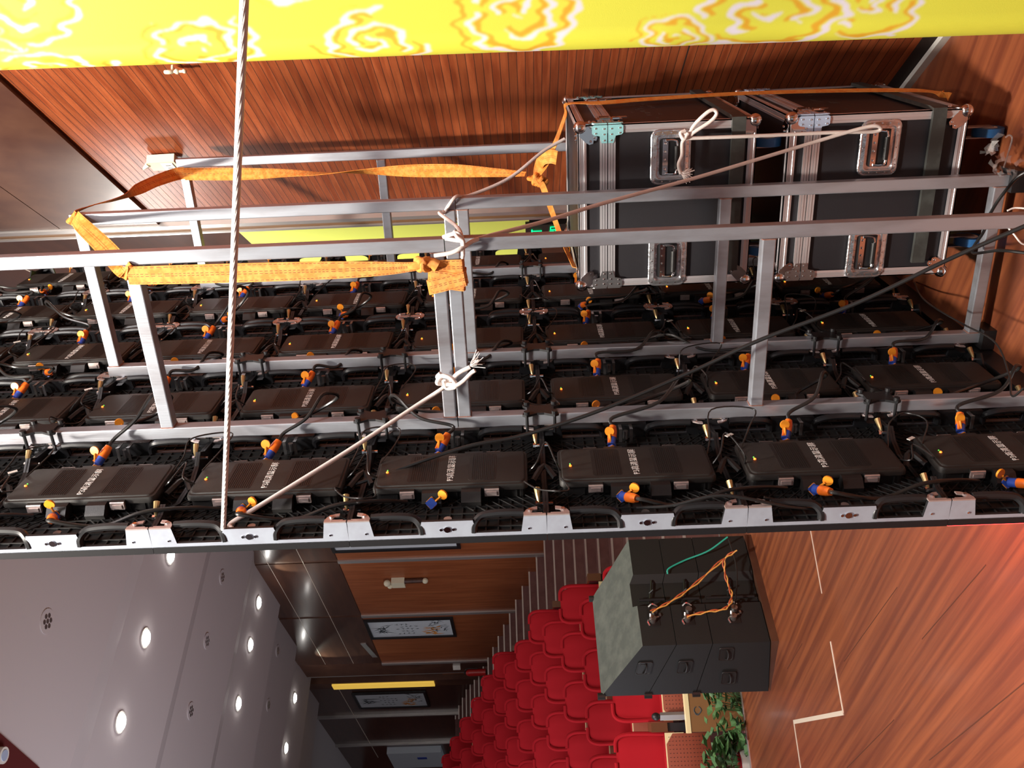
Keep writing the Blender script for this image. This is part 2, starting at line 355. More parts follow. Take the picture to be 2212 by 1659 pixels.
# --- ceiling of the hall, stepped
CD = V((-.91, .415, 0)); CT = V((.415, .91, 0))
ceil = None
zc = [5.06, 5.18, 5.30, 5.40, 5.58, 5.80, 6.15, 6.45]
bnd = [-6]+[at(px, py, Z=z_).dot(CD) for (px, py), z_ in zip(((220, 1427), (387, 1424), (497, 1430), (600, 1318)), zc)]
bnd += [bnd[-1]+2.3, bnd[-1]+4.7, bnd[-1]+7.2, 37]
def ceil_piece(h0, z0, h1, z1_, nm):
    q = MB(); vs = []
    for t in (-20, 15):
        for h, z_ in ((h0, z0), (h1, z1_), (h1, 7.6), (h0, 7.6)): vs.append(CD*h+CT*t+V((0, 0, z_)))
    q.add(vs, [(0, 1, 2, 3), (7, 6, 5, 4), (0, 4, 5, 1), (1, 5, 6, 2), (2, 6, 7, 3), (3, 7, 4, 0)])
    return q.build(nm, 'ceil', ceil)
for i in range(8):
    h0, h1 = bnd[i], bnd[i+1]; st_ = .50 if i else 0
    o = ceil_piece(h0+st_, zc[i], h1, zc[i]-(.03 if i else 0), 'ceiling' if i == 0 else 'ceiling_panel')
    if i == 0: ceil = struct(o)
    else: ceil_piece(h0, zc[i-1]-(.03 if i > 1 else 0), h0+st_, zc[i], 'ceiling_riser')
mp = [at(-60, 1535, Z=5.05), at(82, 1659, Z=5.05), at(160, 1800, Z=5.05), at(-200, 1900, Z=5.05), at(-320, 1500, Z=5.05)]
q = MB(); q.prism([(p.x, p.y) for p in mp], lambda x, y: V((x, y, 5.03)), lambda x, y: V((x, y, 5.25))); bulk = struct(q.build('trim_4', 'maroon'))
q = MB(); c = at(-2, 1632, Z=5.02); q.cyl(c+V((0, 0, .02)), c-V((0, 0, .05)), .075, 20); q.k = 1; q.cyl(c-V((0, 0, .045)), c-V((0, 0, .055)), .05, 16); tag(q.build('ceiling_speaker', ['white', 'bluefilm'], None, True), 'round white fitting on the maroon bulkhead at the hall ceiling edge', 'light fixture')
# --- hall floor tiers
ED = V((-.7071, .7071, 0)); EN = V((.7071, .7071, 0))
def zt(e): return -.21+.25*(e-16.25)
hf = MB(); hf.prism([(6.5, -14), (10.2, -14), (10.2, 8), (6.5, 8)], lambda e, r: ED*e+EN*r+V((0, 0, -2.9)), lambda e, r: ED*e+EN*r+V((0, 0, -2.12)))
hall_floor = struct(hf.build('floor', 'carpet'))
e = 10.2; i = 0
while e < 27.0:
    q = MB(); q.prism([(e, -14), (e+.62, -14), (e+.62, 6.2), (e, 6.2)], lambda s, t: ED*s+EN*t+V((0, 0, -2.9)), lambda s, t: ED*s+EN*t+V((0, 0, zt(e)))); q.build('stair_step', 'carpet', hall_floor)
    q = MB(); q.prism([(e-.006, 0), (e+.05, 0), (e+.05, 6.0), (e-.006, 6.0)], lambda s, t: ED*s+EN*t+V((0, 0, zt(e)-.02)), lambda s, t: ED*s+EN*t+V((0, 0, zt(e)+.008))); q.build('stair_nosing', 'nosing', hall_floor)
    e += .62; i += 1
# ================================================================== LED WALL
X0 = -1.385; Y0 = 2.15; CW = .576
def side_plate(y, sgn):
    """silver side plate in the plane y, outline along z with two handle cut outs"""
    q = MB(); N = -.068
    prof = [(0, N), (.001, -.003), (.066, -.003), (.074, -.055), (.203, -.055), (.213, -.012), (.361, -.012), (.371, -.055), (.502, -.055), (.510, -.003), (.575, -.003), (.576, N)]
    y1 = y+sgn*.010; q.k = 2
    q.prism([(a, b) for a, b in prof], lambda z_, x_: V((x_, y, z_)), lambda z_, x_: V((x_, y1, z_))); q.m[0] = 0
    # fastener in the middle and rivets
    q.k = 1
    yy = y-sgn*.001
    for z_, r_ in ((.288, .010), (.270, .0045), (.306, .0045), (.052, .003), (.524, .003)): q.cyl(V((-.040 if r_ > .004 else -.045, yy, z_)), V((-.040 if r_ > .004 else -.045, yy-sgn*.0015, z_)), r_, 10)
    return q
def make_cabinet():
    t = thing('led_cabinet', '-', 'LED panel', (0, 0, 0))
    side_plate(.0006, 1).build('side_plate', ['cast', 'chrome', 'blk2'], t); side_plate(.5754, -1).build('side_plate', ['cast', 'chrome', 'blk2'], t)
    # top and bottom end plates, raised at the ends, low in the middle
    for z0, z1 in ((.0005, .008), (.568, .5755)):
        q = MB(); pr = [(.011, -.068), (.011, -.02), (.09, -.012), (.125, .004), (.16, -.03), (.22, -.052), (.36, -.052), (.416, -.03), (.451, .004), (.486, -.012), (.565, -.02), (.565, -.068)]
        q.prism(pr, lambda y, x: V((x, y, z0)), lambda y, x: V((x, y, z1))); 
        q.build('end_plate', 'blk2', t)
    # module slab with the screen face
    q = MB(); q.box((-.088, .0006, .0006), (-.066, .5754, .5754)); q.k = 1; q.box((-.090, .002, .002), (-.0885, .574, .574)); mod = q.build('led_module', ['screen_off', 'screen_off'], t)
    # back grille
    q = MB(); q.box((-.066, .012, .009), (-.060, .564, .567))
    for i in range(15):
        y = .03+i*.0365; q.box((-.060, y, .012), (-.053, y+.004, .564))
        q.box((-.060, .012, y), (-.055, .564, y+.004))
    for i in range(-8, 9):
        c0 = .288+i*.066; a0, a1 = max(.014, c0-.27), min(.562, c0+.27)
        if a1-a0 > .05:
            for sg in (1, -1):
                u0 = .288-(a1-a0)/2; p0 = V((-.052, u0 if sg > 0 else .576-u0, a0)); p1 = V((-.052, .576-u0 if sg > 0 else u0, a1)); q.cyl(p0, p1, .0022, 4)
    q.build('back_grille', 'grille', t)
    # control box body and lid
    zc_, yc = .290, .2855
    q = MB(); pr = rrect(.194, .46, .014, 3)
    q.prism(pr, lambda y, z_: V((-.064, yc+y, zc_+z_)), lambda y, z_: V((-.022, yc+y, zc_+z_)))
    for i in range(9):
        for sg in (-1, 1): q.box((-.062, yc+sg*.097-.004, .085+i*.046), (-.026, yc+sg*.097+.004, .088+i*.046))
    q.build('control_box', 'blk', t)
    q = MB(); L = []
    for gx, dw in ((-.022, 0), (-.0225, .006), (-.010, .006), (-.004, 0), (-.003, -.012), (.0005, -.016), (.0015, -.022)):
        L.append([V((gx, yc+y, zc_+z_)) for y, z_ in rrect(.205+dw, .473+dw, .018, 4)])
    q.ring(L)
    for z_ in (.421, .162):
        for sg in (-1, 1): q.box((-.022, yc+sg*.108-.006, z_-.022), (-.008, yc+sg*.108+.006, z_+.022))
    lid = q.build('box_lid', 'lid', t, True)
    for z0, z1 in ((.335, .425), (.150, .235)):
        q = MB()
        q.prism(rrect(.165, z1-z0, .01, 3), lambda y, z_: V((.0012, yc+y, (z0+z1)/2+z_)), lambda y, z_: V((.0022, yc+y, (z0+z1)/2+z_)))
        for i in range(12): q.box((.002, yc-.078, z0+.006+i*(z1-z0-.012)/12), (.0032, yc+.078, z0+.008+i*(z1-z0-.012)/12))
        q.build('vent_patch', 'lid2', lid)
    text_mesh('lettering', 'P3高清显示屏', .0265, 'text', lid, (.0022, yc-.002, .290), (0, 1, 0), (0, 0, 1))
    q = MB(); q.sph((.003, .268, .492), .0042, 8, 6); q.build('indicator_light', 'led_o', lid)
    q = MB(); q.sph((.0025, .281, .4925), .0022, 8, 5); q.build('indicator_light', 'led_g', lid)
    # four lid latches
    for z_ in (.421, .162):
        for sg in (-1, 1):
            q = MB(); y = yc+sg*.117; q.box((-.034, y-.004, z_-.022), (-.012, y+.004, z_+.022)); q.box((-.030, y+sg*.004-.003, z_-.015), (-.018, y+sg*.004+.003, z_+.015)); q.cyl((-.012, y, z_-.022), (-.012, y, z_+.022), .003, 6)
            q.build('lid_latch', 'bracket', t)
    # socket blocks
    for sg in (-1, 1):
        for z_ in (.345, .225):
            q = MB(); y = yc+sg*.097
            q.prism([(0, -.062), (0, -.010), (sg*.030, -.012), (sg*.052, -.036), (sg*.046, -.062)], lambda a, x: V((x, y+a, z_-.030)), lambda a, x: V((x, y+a, z_+.030)))
            q.build('socket_block', 'blk', t)
    # handles : bent bars beside the cut outs
    for sg, yb in ((1, .0), (-1, .576)):
        for za, zb, e_ in ((.066, .212, 1), (.508, .362, -1)):
            q = MB(); y = yb+sg*.024; q.tube([V((-.006, yb+sg*.024, za)), V((-.004, y, za+e_*.045)), V((-.006, y, zb-e_*.055)), V((-.012, yb+sg*.022, zb-e_*.022)), V((-.03, yb+sg*.010, zb-e_*.003)), V((-.055, yb+sg*.008, zb))], .0115, 8, 4)
            q.build('handle', 'blk2', t, True)
    # corner brackets
    for yb, sy_ in ((0, 1), (.576, -1)):
        for zb, sz in ((0, 1), (.576, -1)):
            q = MB()
            def P(u, v, x): return V((x, yb+sy_*v, zb+sz*u))
            q.prism([(.002, .0), (.066, .0), (.066, .014), (.058, .030), (.040, .042), (.026, .045), (.026, .030), (.040, .026), (.044, .012), (.012, .012), (.012, .008), (.002, .008)][::1], lambda u, v: P(u, v, -.004), lambda u, v: P(u, v, .0))
            q.k = 1; q.cyl(P(.048, .026, -.001), P(.048, .026, .004), .006, 8); q.box(P(.012, .013, -.03), P(.040, .040, -.028))
            q.build('corner_bracket', ['bracket', 'chrome'], t)
    # connecting levers on the lower end plate
    for y in (.105, .47):
        q = MB(); q.cyl((-.030, y, -.022), (-.030, y, .028), .0058, 8); q.cyl((-.030, y, .022), (-.030, y, .030), .010, 8); q.k = 1
        q.tube([V((-.024, y, .020)), V((-.012, y+.012, .022)), V((.004, y+.035, .024))], lambda s: .004+.006*s, 8, 3); q.build('lock_lever', ['chrome', 'brass'], t, True)
    # centre clasp at the near and far edge
    q = MB()
    for z_ in (.270, .306): q.box((-.055, .520, z_-.005), (-.006, .524, z_+.005)); q.box((-.012, .520, z_-.005), (-.008, .560, z_+.005))
    q.cyl((-.05, .535, .288), (-.02, .535, .288), .009, 10); q.build('edge_clasp', 'steel', t)
    q = MB(); q.cyl((-.055, .035, .288), (-.025, .035, .288), .012, 10); q.cyl((-.045, .035, .25), (-.045, .035, .284), .004, 6); q.build('edge_bolt', 'steel', t)
    return t, mod
CAB, MOD = make_cabinet()
red_mesh = MOD.data.copy(); red_mesh.materials[1] = M['screen_red']
ordin = ['nearest', 'second', 'third', 'fourth', 'farthest']
lev = {5: 'lowest', 4: 'second from the floor', 3: 'third from the floor', 2: 'fourth from the floor', 1: 'fourth from the top', 0: 'third from the top', -1: 'second from the top', -2: 'topmost'}
def ztop(i): return -.0375+.576*(3-i)
first = True
for j in range(5):
    for i in range(-2, 6):
        c = CAB if first else dup(CAB); first = False
        c.location = (X0, Y0+CW*j, ztop(i)-CW)
        c['label'] = 'black LED cabinet in the %s column from the screen edge, %s' % (ordin[j], lev[i]); c['group'] = 'LED cabinets of the screen wall'
        if i == 5 and j < 2:
            for ch in c.children:
                if ch.name.startswith('led_module'): ch.data = red_mesh
ZB = ztop(5)-CW
q = MB(); q.box((X0-.086, Y0+.03, ZF), (X0-.02, Y0+CW*5-.02, ZB)); tag(q.build('base_beam', 'blk2'), 'long black beam lying under the LED screen wall', 'beam')
# --- sockets plugs and power cables
def plug(mb_parent, base, d, up_, name='power_plug'):
    """blue and orange connector from base along d"""
    base, d = V(base), V(d).normalized()
    q = MB(); q.cyl(base, base+d*.026, .0145, 12); q.k = 1
    q.cyl(base+d*.026, base+d*.052, .0155, 12, .0150); q.cyl(base+d*.052, base+d*.070, .0150, 12, .0115)
    a = d.orthogonal().normalized(); q.cyl(base+d*.002+a*.013, base+d*.034+a*.015, .0055, 8)
    return q.build(name, ['blue', 'orange'], mb_parent, True)
def socket(parent, base, d, capdir, name='socket'):
    base, d, capdir = V(base), V(d).normalized(), V(capdir).normalized()
    a = d.orthogonal().normalized(); b = d.cross(a)
    q = MB(); q.ring([[base+a*u+b*v+d*s for u, v in rrect(.027, .027, .003, 2)] for s in (-.003, .003)]); q.k = 1
    q.ring([[base+a*u+b*v+d*s for u, v in rrect(.030, .030, .003, 2)] for s in (-.005, -.003)])
    c0 = base+a*.004+capdir*.016; c1 = c0+capdir*.020+d*.010
    q.tube([c0-capdir*.002, c0+capdir*.010+d*.004, c1], .0035, 6, 3)
    n = d.cross(capdir).cross(capdir); n = (d*.8-capdir*.5).normalized()
    q.cyl(c1+capdir*.010-n*.0025, c1+capdir*.010+n*.0035, .0155, 14)
    return q.build(name, ['blue', 'amber'], parent, True)
def cabpos(j, i): return V((X0, Y0+CW*j, ztop(i)-CW))
for j in range(5):
    for i in range(-2, 6):
        o = cabpos(j, i); rr = random.Random(j*17+i)
        n_ = o+V((-.034, .1365, .345)); f_ = o+V((-.030, .4345, .345))
        near_plug = not ((j, i) in ((0, 2), (1, 3), (2, 0)))
        t = thing('power_socket_pair', 'orange capped blue power sockets on the %s column cabinet, %s' % (ordin[j], lev[i]), 'socket', o, 0, 'power sockets of the LED cabinets')
        def loc(p): return p-o
        socket(t, loc(n_), (.45, -1, 0), (.6, .15, rr.choice((-.7, .1, .6))))
        socket(t, loc(f_), (.45, 1, 0), (1, .55, rr.uniform(-.2, .25)))
        a = n_+V((.006, -.010, 0)); d1 = V((.45, -1, rr.uniform(-.75, -.25))).normalized()
        if near_plug and j == 0:
            t = thing('power_cable', 'black power cable plugged into the nearest column cabinet, %s' % lev[i], 'cable', a, 0, 'power cables of the LED wall')
            plug(t, (0, 0, 0), d1, 0)
            e_ = d1*.068; q = MB(); q.tube([e_, e_+d1*.03, V((.0, -.062, -.17)), V((.028, -.035, -.30)), V((.015, .0, -.42)), V((-.01, .03, -.50))], .0062, 8, 6); q.build('cable', 'rubber', t, True)
        if j < 4:
            nn = cabpos(j+1, i)+V((-.034, .1365, .345))+V((.006, -.010, 0)); fb = f_+V((.006, .010, 0))
            d2 = V((.6, .8, rr.uniform(-.55, -.1))).normalized(); d3 = V((.45, -1, rr.uniform(-.75, -.1))).normalized()
            t = thing('power_cable', 'black power cable looping from the %s to the next column, %s' % (ordin[j], lev[i]), 'cable', fb, 0, 'power cables of the LED wall')
            plug(t, (0, 0, 0), d2, 0); plug(t, nn-fb, d3, 0)
            e_ = d2*.068; g_ = nn-fb+d3*.068; side = -1 if rr.random() < .8 else 1; hh = rr.uniform(.08, .16); ln = rr.uniform(.12, .26)
            if j == 4-1 or (j == 1): hh *= .5
            pts = [e_, e_+d2*.035, V((hh*.8, .10, side*ln*.6-.02)), V((hh+.03, .17, side*ln)), V((hh*.9, .235, side*ln*1.2)), V((hh*.4, .25, side*ln*.7)), g_+d3*.05+V((.02, .0, -.01)), g_+d3*.02, g_]
            q = MB(); q.tube(pts, .0062, 8, 6); q.build('cable', 'rubber', t, True)
# data cables between cabinets of one column
for j in range(5):
    for i in range(-2, 5):
        o = cabpos(j, i); rr = random.Random(j*31+i*7+3); w_ = rr.uniform(-.03, .05); u_ = rr.uniform(.0, .05)
        t = thing('data_cable', 'thin black data cable below the %s column cabinet, %s' % (ordin[j], lev[i]), 'cable', o, 0, 'data cables of the LED wall')
        q = MB(); q.tube([V((-.02, .27, .052)), V((.0+u_*.5, .26+w_, .02)), V((.01+u_, .33+w_, -.01)), V((.012+u_, .22, -.035)), V((-.01, .26, -.052))], .0030, 6, 6)
        if rr.random() < .7: q.tube([V((-.015, .33, .053)), V((.015, .40, .03)), V((.03+u_, .46+w_, .01)), V((.02+u_, .50, -.05-u_*2)), V((.035, .42, -.10)), V((.0, .33, -.052))], .0026, 6, 6)
        if rr.random() < .6: q.tube([V((-.01, .20, .053)), V((.02, .14+w_, .06)), V((.03, .09, .02)), V((.045, .05, -.04)), V((.02, .10, -.07)), V((.0, .20, -.052))], .0026, 6, 6)
        q.build('wire', 'rubber', t, True)
        q = MB(); q.tube([V((-.028, .235, .035)), V((-.012, .30, -.002)), V((-.028, .25, -.036))], .010, 6, 3); q.build('connector_boot', 'blk', t)
        if rr.random() < .45:
            q = MB(); T = Matrix.Translation(V((.016+u_, .33, -.015))) @ Matrix.Rotation(.6, 4, 'X'); q.box((-.001, -.006, -.014), (.001, .006, .014), T); q.build('cable_label', 'white', t)
# ================================================================== ALUMINIUM FRAMES
XI = X0+.0225+.002; XO = -.7375
def frame(label, y, z0, z1, posts, zi=None, zo=None):
    t = thing('support_frame', label, 'frame', (0, y, z0), 0, 'aluminium support frames')
    u, v = (1, 0, 0), (0, 1, 0)
    zi = zi or (z0, z1); zo = zo or (z0, z1)
    q = MB(); sqtube(q, (XI, 0, zi[0]-z0), (XI, 0, zi[1]-z0), u, v); q.build('inner_rail', 'alu', t)
    q = MB(); sqtube(q, (XO, 0, zo[0]-z0), (XO, 0, zo[1]-z0), u, v); q.build('outer_rail', 'alu', t)
    for zp in posts:
        q = MB(); sqtube(q, (XI+.0217, 0, zp-z0), (XO-.0217, 0, zp-z0), (0, 0, 1), v); o = q.build('post', 'alu', t)
        q = MB()
        for xw in (XI+.023, XO-.023):
            rr = random.Random(zp*10+xw); pr = rrect(.048, .048, .006, 2)
            q.ring([[V((xw+s, a*(1+rr.uniform(-.01, .03)), zp-z0+b)) for a, b in pr] for s in (-.0016, .0016)])
        q.build('weld_bead', 'rust', o)
    return t
YF = [Y0+CW*1, Y0+CW*2, Y0+CW*4]
frame('lower aluminium ladder frame nearest the camera, standing on the stage', YF[0], -1.80, .245, (.222, -.772, -1.775))
frame('upper aluminium ladder frame nearest the camera, above the joint', YF[0], .248, 2.30, (.272, 1.248, 2.27))
frame('lower aluminium ladder frame in the second row, behind the nearest', YF[1], -1.80, .245, (.222, -.762, -1.775))
frame('upper aluminium ladder frame in the second row, ending under the strap', YF[1], .248, 1.70, (.272, 1.672))
frame('upper aluminium ladder frame in the farthest row by the slat wall', YF[2], -.35, 1.70, (-.32, .688, 1.672))
frame('lower aluminium ladder frame in the farthest row behind the cases', YF[2], -1.80, -.353, (-.38, -1.775))
for nme, y in (('nearest', YF[0]), ('second', YF[1]), ('farthest', YF[2])):
    for x, sd in ((XI, 'screen'), (XO, 'outer')):
        q = MB(); q.box((x-.04, y-.05, ZF), (x+.04, y+.05, -1.80)); tag(q.build('foot_block', 'blk2'), 'black foot block under the %s rail of the %s ladder frame' % (sd, nme), 'foot block')
def clamp(y, z, lab):
    t = thing('rail_clamp', lab, 'clamp', (XI+.0215, y, z), 0, 'black clamps bolting the rails to the cabinets')
    q = MB(); out = [(-.062, -.050), (-.048, -.062), (-.030, -.050), (-.012, -.038), (.012, -.038), (.030, -.050), (.048, -.062), (.062, -.050), (.060, -.036), (.046, -.020), (.046, .020), (.060, .036), (.062, .050), (.048, .062), (.030, .050), (.012, .038), (-.012, .038), (-.030, .050), (-.048, .062), (-.062, .050), (-.060, .036), (-.046, .020), (-.046, -.020), (-.060, -.036)]
    q.prism(out, lambda a, b: V((.001, b*.78, a)), lambda a, b: V((.009, b*.78, a))); q.build('clamp_plate', 'blk2', t)
    for a in (-.047, .047):
        for b in (-.038, .038):
            q = MB(); q.cyl((-.062, b, a), (.012, b, a), .0055, 8); q.cyl((.009, b, a), (.020, b, a), .010, 10); q.cyl((.020, b, a), (.0201, b, a), .006, 6); q.build('clamp_bolt', 'blk2', t)
zj = lambda n: -.0375+.576*n
for y, ns, nm in ((YF[0], (3, 1.0, 0, -2), 'nearest'), (YF[1], (2, 1, 0, -2), 'second'), (YF[2], (1, 0), 'farthest')):
    for k, n in enumerate(ns):
        clamp(y, zj(n), 'black four bolt clamp on the %s inner rail, %s from the top' % (nm, ['first', 'second', 'third', 'fourth'][k]))
# ================================================================== FLIGHT CASES
def flight_case(lab, z0, z1, zlid):
    x0, x1, y0, y1 = -1.115, -.49, 3.38, 4.24
    t = thing('flight_case', lab, 'case', ((x0+x1)/2, (y0+y1)/2, z0), 0, 'flight cases stacked by the slat wall')
    W_, D_, H_ = (x1-x0)/2, (y1-y0)/2, z1-z0; zl = zlid-z0
    q = MB(); q.box((-W_+.006, -D_+.006, .006), (W_-.006, D_-.006, zl-.002)); q.build('body', 'lam', t)
    q = MB(); q.box((-W_+.006, -D_+.006, zl+.002), (W_-.006, D_-.006, H_-.006)); q.build('lid', 'lam', t)
    def angle(mb, p0, p1, a, b, w=.032, th=.004):
        """edge extrusion: two flanges, a and b unit vectors pointing inwards along the two faces"""
        p0, p1, a, b = V(p0), V(p1), V(a), V(b); o_ = -(a+b)*.003
        for u, v in ((a, b), (b, a)):
            pr = [(0, 0), (w, 0), (w, th*.6), (w*.72, th), (w*.66, th*.6), (w*.34, th*.6), (w*.28, th), (0, th)]
            mb.ring([[p+o_+u*s-v*(k_-th) for s, k_ in pr] for p in (p0, p1)])
    ends = []
    for sx in (-1, 1):
        for sy_ in (-1, 1):
            q = MB(); angle(q, (sx*W_, sy_*D_, 0), (sx*W_, sy_*D_, H_), (-sx, 0, 0), (0, -sy_, 0)); q.build('edge_rail', 'alu_rail', t)
        for z_, sz in ((0, 1), (H_, -1)):
            q = MB(); angle(q, (sx*W_, -D_, z_), (sx*W_, D_, z_), (-sx, 0, 0), (0, 0, sz)); q.build('edge_rail', 'alu_rail', t)
    for sy_ in (-1, 1):
        for z_, sz in ((0, 1), (H_, -1)):
            q = MB(); angle(q, (-W_, sy_*D_, z_), (W_, sy_*D_, z_), (0, -sy_, 0), (0, 0, sz)); q.build('edge_rail', 'alu_rail', t)
    # lid joint bands all round
    q = MB()
    for o0, o1 in ((zl+.001, zl+.030), (zl-.030, zl-.001)):
        for u in (0, 1, 2): 
            a0 = o0+(o1-o0)*u/3; a1 = a0+(o1-o0)/3-.0015; th = (.004, .0055, .004)[u]
            q.box((-W_-.001, -D_-th, a0), (W_+.001, -D_+.004, a1)); q.box((-W_-.001, D_-.004, a0), (W_+.001, D_+th, a1))
            q.box((W_-.004, -D_-.001, a0), (W_+th, D_+.001, a1)); q.box((-W_-th, -D_-.001, a0), (-W_+.004, D_+.001, a1))
    q.build('joint_band', 'alu_rail', t)
    # ball corners with three leaf braces
    for sx in (-1, 1):
        for sy_ in (-1, 1):
            for z_, sz in ((0, 1), (H_, -1)):
                q = MB(); c_ = V((sx*(W_-.006), sy_*(D_-.006), z_+sz*.006)); q.sph(c_, .025, 14, 8)
                # trefoil braces lying on the three faces
                for n_, a, b in ((V((0, sy_, 0)), V((-sx, 0, 0)), V((0, 0, sz))), (V((sx, 0, 0)), V((0, -sy_, 0)), V((0, 0, sz))), (V((0, 0, -sz)), V((-sx, 0, 0)), V((0, -sy_, 0)))):
                    pl = c_+n_*.013; pts = [(0, 0), (.030, -.004), (.052, .018), (.062, .034), (.058, .048), (.046, .050), (.048, .060), (.036, .064), (.020, .052), (-.004, .030)]
                    q.ring([[pl+n_*s+a*u+b*v for u, v in pts] for s in (-.004, .0)])
                    for u, v in ((.050, .038), (.036, .052)): q.sph(pl+a*u+b*v, .005, 6, 4)
                q.build('ball_corner', 'chrome', t, True)
    # T clamps where the lid joint meets the vertical edges
    for sx in (-1, 1):
        for sy_ in (-1, 1):
            col = 'steel' if sx < 0 else ('teal' if z0 > -1.2 else 'bluefilm')
            q = MB()
            for n_, a in ((V((0, sy_, 0)), V((-sx, 0, 0))), (V((sx, 0, 0)), V((0, -sy_, 0)))):
                base = V((sx*W_, sy_*D_, zl))+n_*.004-a*.002
                for dz in (-1, 1):
                    pts = [(0, .002), (.066, .002), (.066, .022), (.040, .030), (.036, .052), (.030, .058), (.004, .058), (0, .050)]
                    q.k = 0; q.ring([[base+n_*s+a*u+V((0, 0, dz*v)) for u, v in pts] for s in (0, .004)])
                    q.k = 1
                    for u, v in ((.012, .045), (.030, .045), (.014, .014), (.034, .014), (.056, .013)): q.sph(base+n_*.004+a*u+V((0, 0, dz*v)), .0042, 6, 4)
            q.build('lid_clamp', [col, 'chrome'], t)
    # recessed handles on the front and right
    def handle(o_, a, b, n_, zz):
        h = thing_child('recessed_handle', t)
        def P(u, v, s): return o_+a*u+b*v+n_*s
        q = MB(); L = []
        for s, w2, h2, r in ((.000, .205, .150, .028), (.006, .205, .150, .028), (.0085, .198, .143, .026), (.0085, .190, .135, .024), (.0125, .166, .111, .014), (.0125, .160, .105, .012), (.003, .154, .099, .012)): L.append([P(u, v, s) for u, v in rrect(w2, h2, r, 4)])
        q.ring(L); q.build('handle_dish', 'dish', h, False)
        q = MB(); q.ring([[P(u, v, s) for u, v in rrect(.138, .083, .012, 3)] for s in (.0032, .0042)]); q.build('handle_well_shade', 'blk2', h)  # dark plate: shade of the handle recess put into the colour
        q = MB()
        for u in (-.085, -.045, 0, .045, .085):
            for v in (-.061, .061): q.sph(P(u, v, .009), .004, 6, 4)
        for v in (-.03, .0, .03):
            for u in (-.090, .090): q.sph(P(u, v, .009), .004, 6, 4)
        q.build('rivet', 'chrome', h, True)
        q = MB(); q.box(P(-.066, .010, .0042), P(.066, .030, .009)); q.box(P(-.066, -.042, .0042), P(.066, -.036, .008)); 
        for u in (-.045, -.01, .02, .05): q.sph(P(u, .021, .009), .005, 6, 4)
        q.build('spring_plate', 'chrome', h)
        q = MB(); q.tube([P(-.062, .018, .010), P(-.062, -.008, .018), P(-.048, -.022, .020), P(.048, -.022, .020), P(.062, -.008, .018), P(.062, .018, .010)], .0045, 8, 3); q.build('handle_loop', 'chrome', h, True)
        q = MB(); q.cyl(P(-.042, -.021, .020), P(.042, -.021, .020), .010, 10); q.build('handle_grip', 'blk', h, True)
    for px in (-.615-(x0+x1)/2, -1.017-(x0+x1)/2):
        zz = (-.566 if z0 > -1.2 else -1.345)-z0
        handle(V((px, -D_, zz)), V((1, 0, 0)), V((0, 0, 1)), V((0, -1, 0)), zz)
    # butterfly latches on the right side
    for yy in (3.50, 4.07):
        q = MB(); c_ = V((W_+.005, yy-(y0+y1)/2, zl-.01)); q.box(c_+V((-.004, -.032, -.055)), c_+V((.003, .032, .045)))
        q.box(c_+V((.003, -.012, -.075)), c_+V((.008, .012, -.02))); q.box(c_+V((.003, -.026, -.010)), c_+V((.009, -.008, .030))); q.box(c_+V((.003, .008, -.010)), c_+V((.009, .026, .030)))
        for u, v in ((-.026, -.05), (.026, -.05), (-.026, .038), (.026, .038)): q.sph(c_+V((.003, u, v)), .004, 6, 4)
        q.build('butterfly_latch', 'chrome', t)
    # rubber guard band down the front and over the right side
    zb = (-.815 if z0 > -1.2 else -1.55)-z0
    q = MB(); L = []
    for p_, n_ in ((V((-W_+.05, -D_, zb)), V((0, -1, 0))), (V((W_-.02, -D_, zb)), V((0, -1, 0))), (V((W_, -D_, zb)), V((.7, -.7, 0))), (V((W_, -D_+.02, zb)), V((1, 0, 0))), (V((W_, D_, zb)), V((1, 0, 0)))):
        L.append([p_+n_*s+V((0, 0, v)) for s, v in ((.002, -.026), (.016, -.025), (.016, .025), (.002, .026))])
    q.ring(L); q.build('guard_band', 'guard', t)
    # marks of worn lettering on the right side
    q = MB(); rr = random.Random(z0)
    for k in range(14):
        y = 3.52+.5*rr.random()-(y0+y1)/2; z_ = .30+.12*rr.random(); q.box((W_-.0062, y, z_), (W_-.0055, y+rr.uniform(.01, .04), z_+rr.uniform(.004, .02)))
    q.build('worn_print', 'guard', t)
    # castors
    for sx in (-1, 1):
        for sy_ in (-1, 1):
            zb0 = ZF if z0 < -1.2 else -1.006; hh = z0-zb0
            h = thing_child('castor', t); r = min(.056, hh*.42); c_ = V((sx*(W_-.10), sy_*(D_-.10), -hh+r))
            q = MB(); q.cyl(c_-V((.016, 0, 0)), c_+V((.016, 0, 0)), r, 20); q.k = 1; q.cyl(c_-V((.017, 0, 0)), c_+V((.017, 0, 0)), r*.55, 14); q.build('wheel', ['wheel', 'white'], h, True)
            q = MB(); q.box(c_+V((-.045, -.045, hh-r-.006)), c_+V((.045, .045, hh-r)))
            for s in (-1, 1): q.box(c_+V((s*.020-.002, -.02, -.01)), c_+V((s*.020+.002, .02, hh-r)))
            q.build('castor_fork', 'steel', h)
    return t
def thing_child(name, parent):
    o = bpy.data.objects.new(name, None); C.objects.link(o); o.parent = parent; o.empty_display_size = .05; return o
flight_case('black flight case on top of the stack, with teal film on its clamps', -.883, -.222, -.33)
flight_case('black flight case at the bottom of the stack on blue castors', -1.66, -1.006, -1.093)
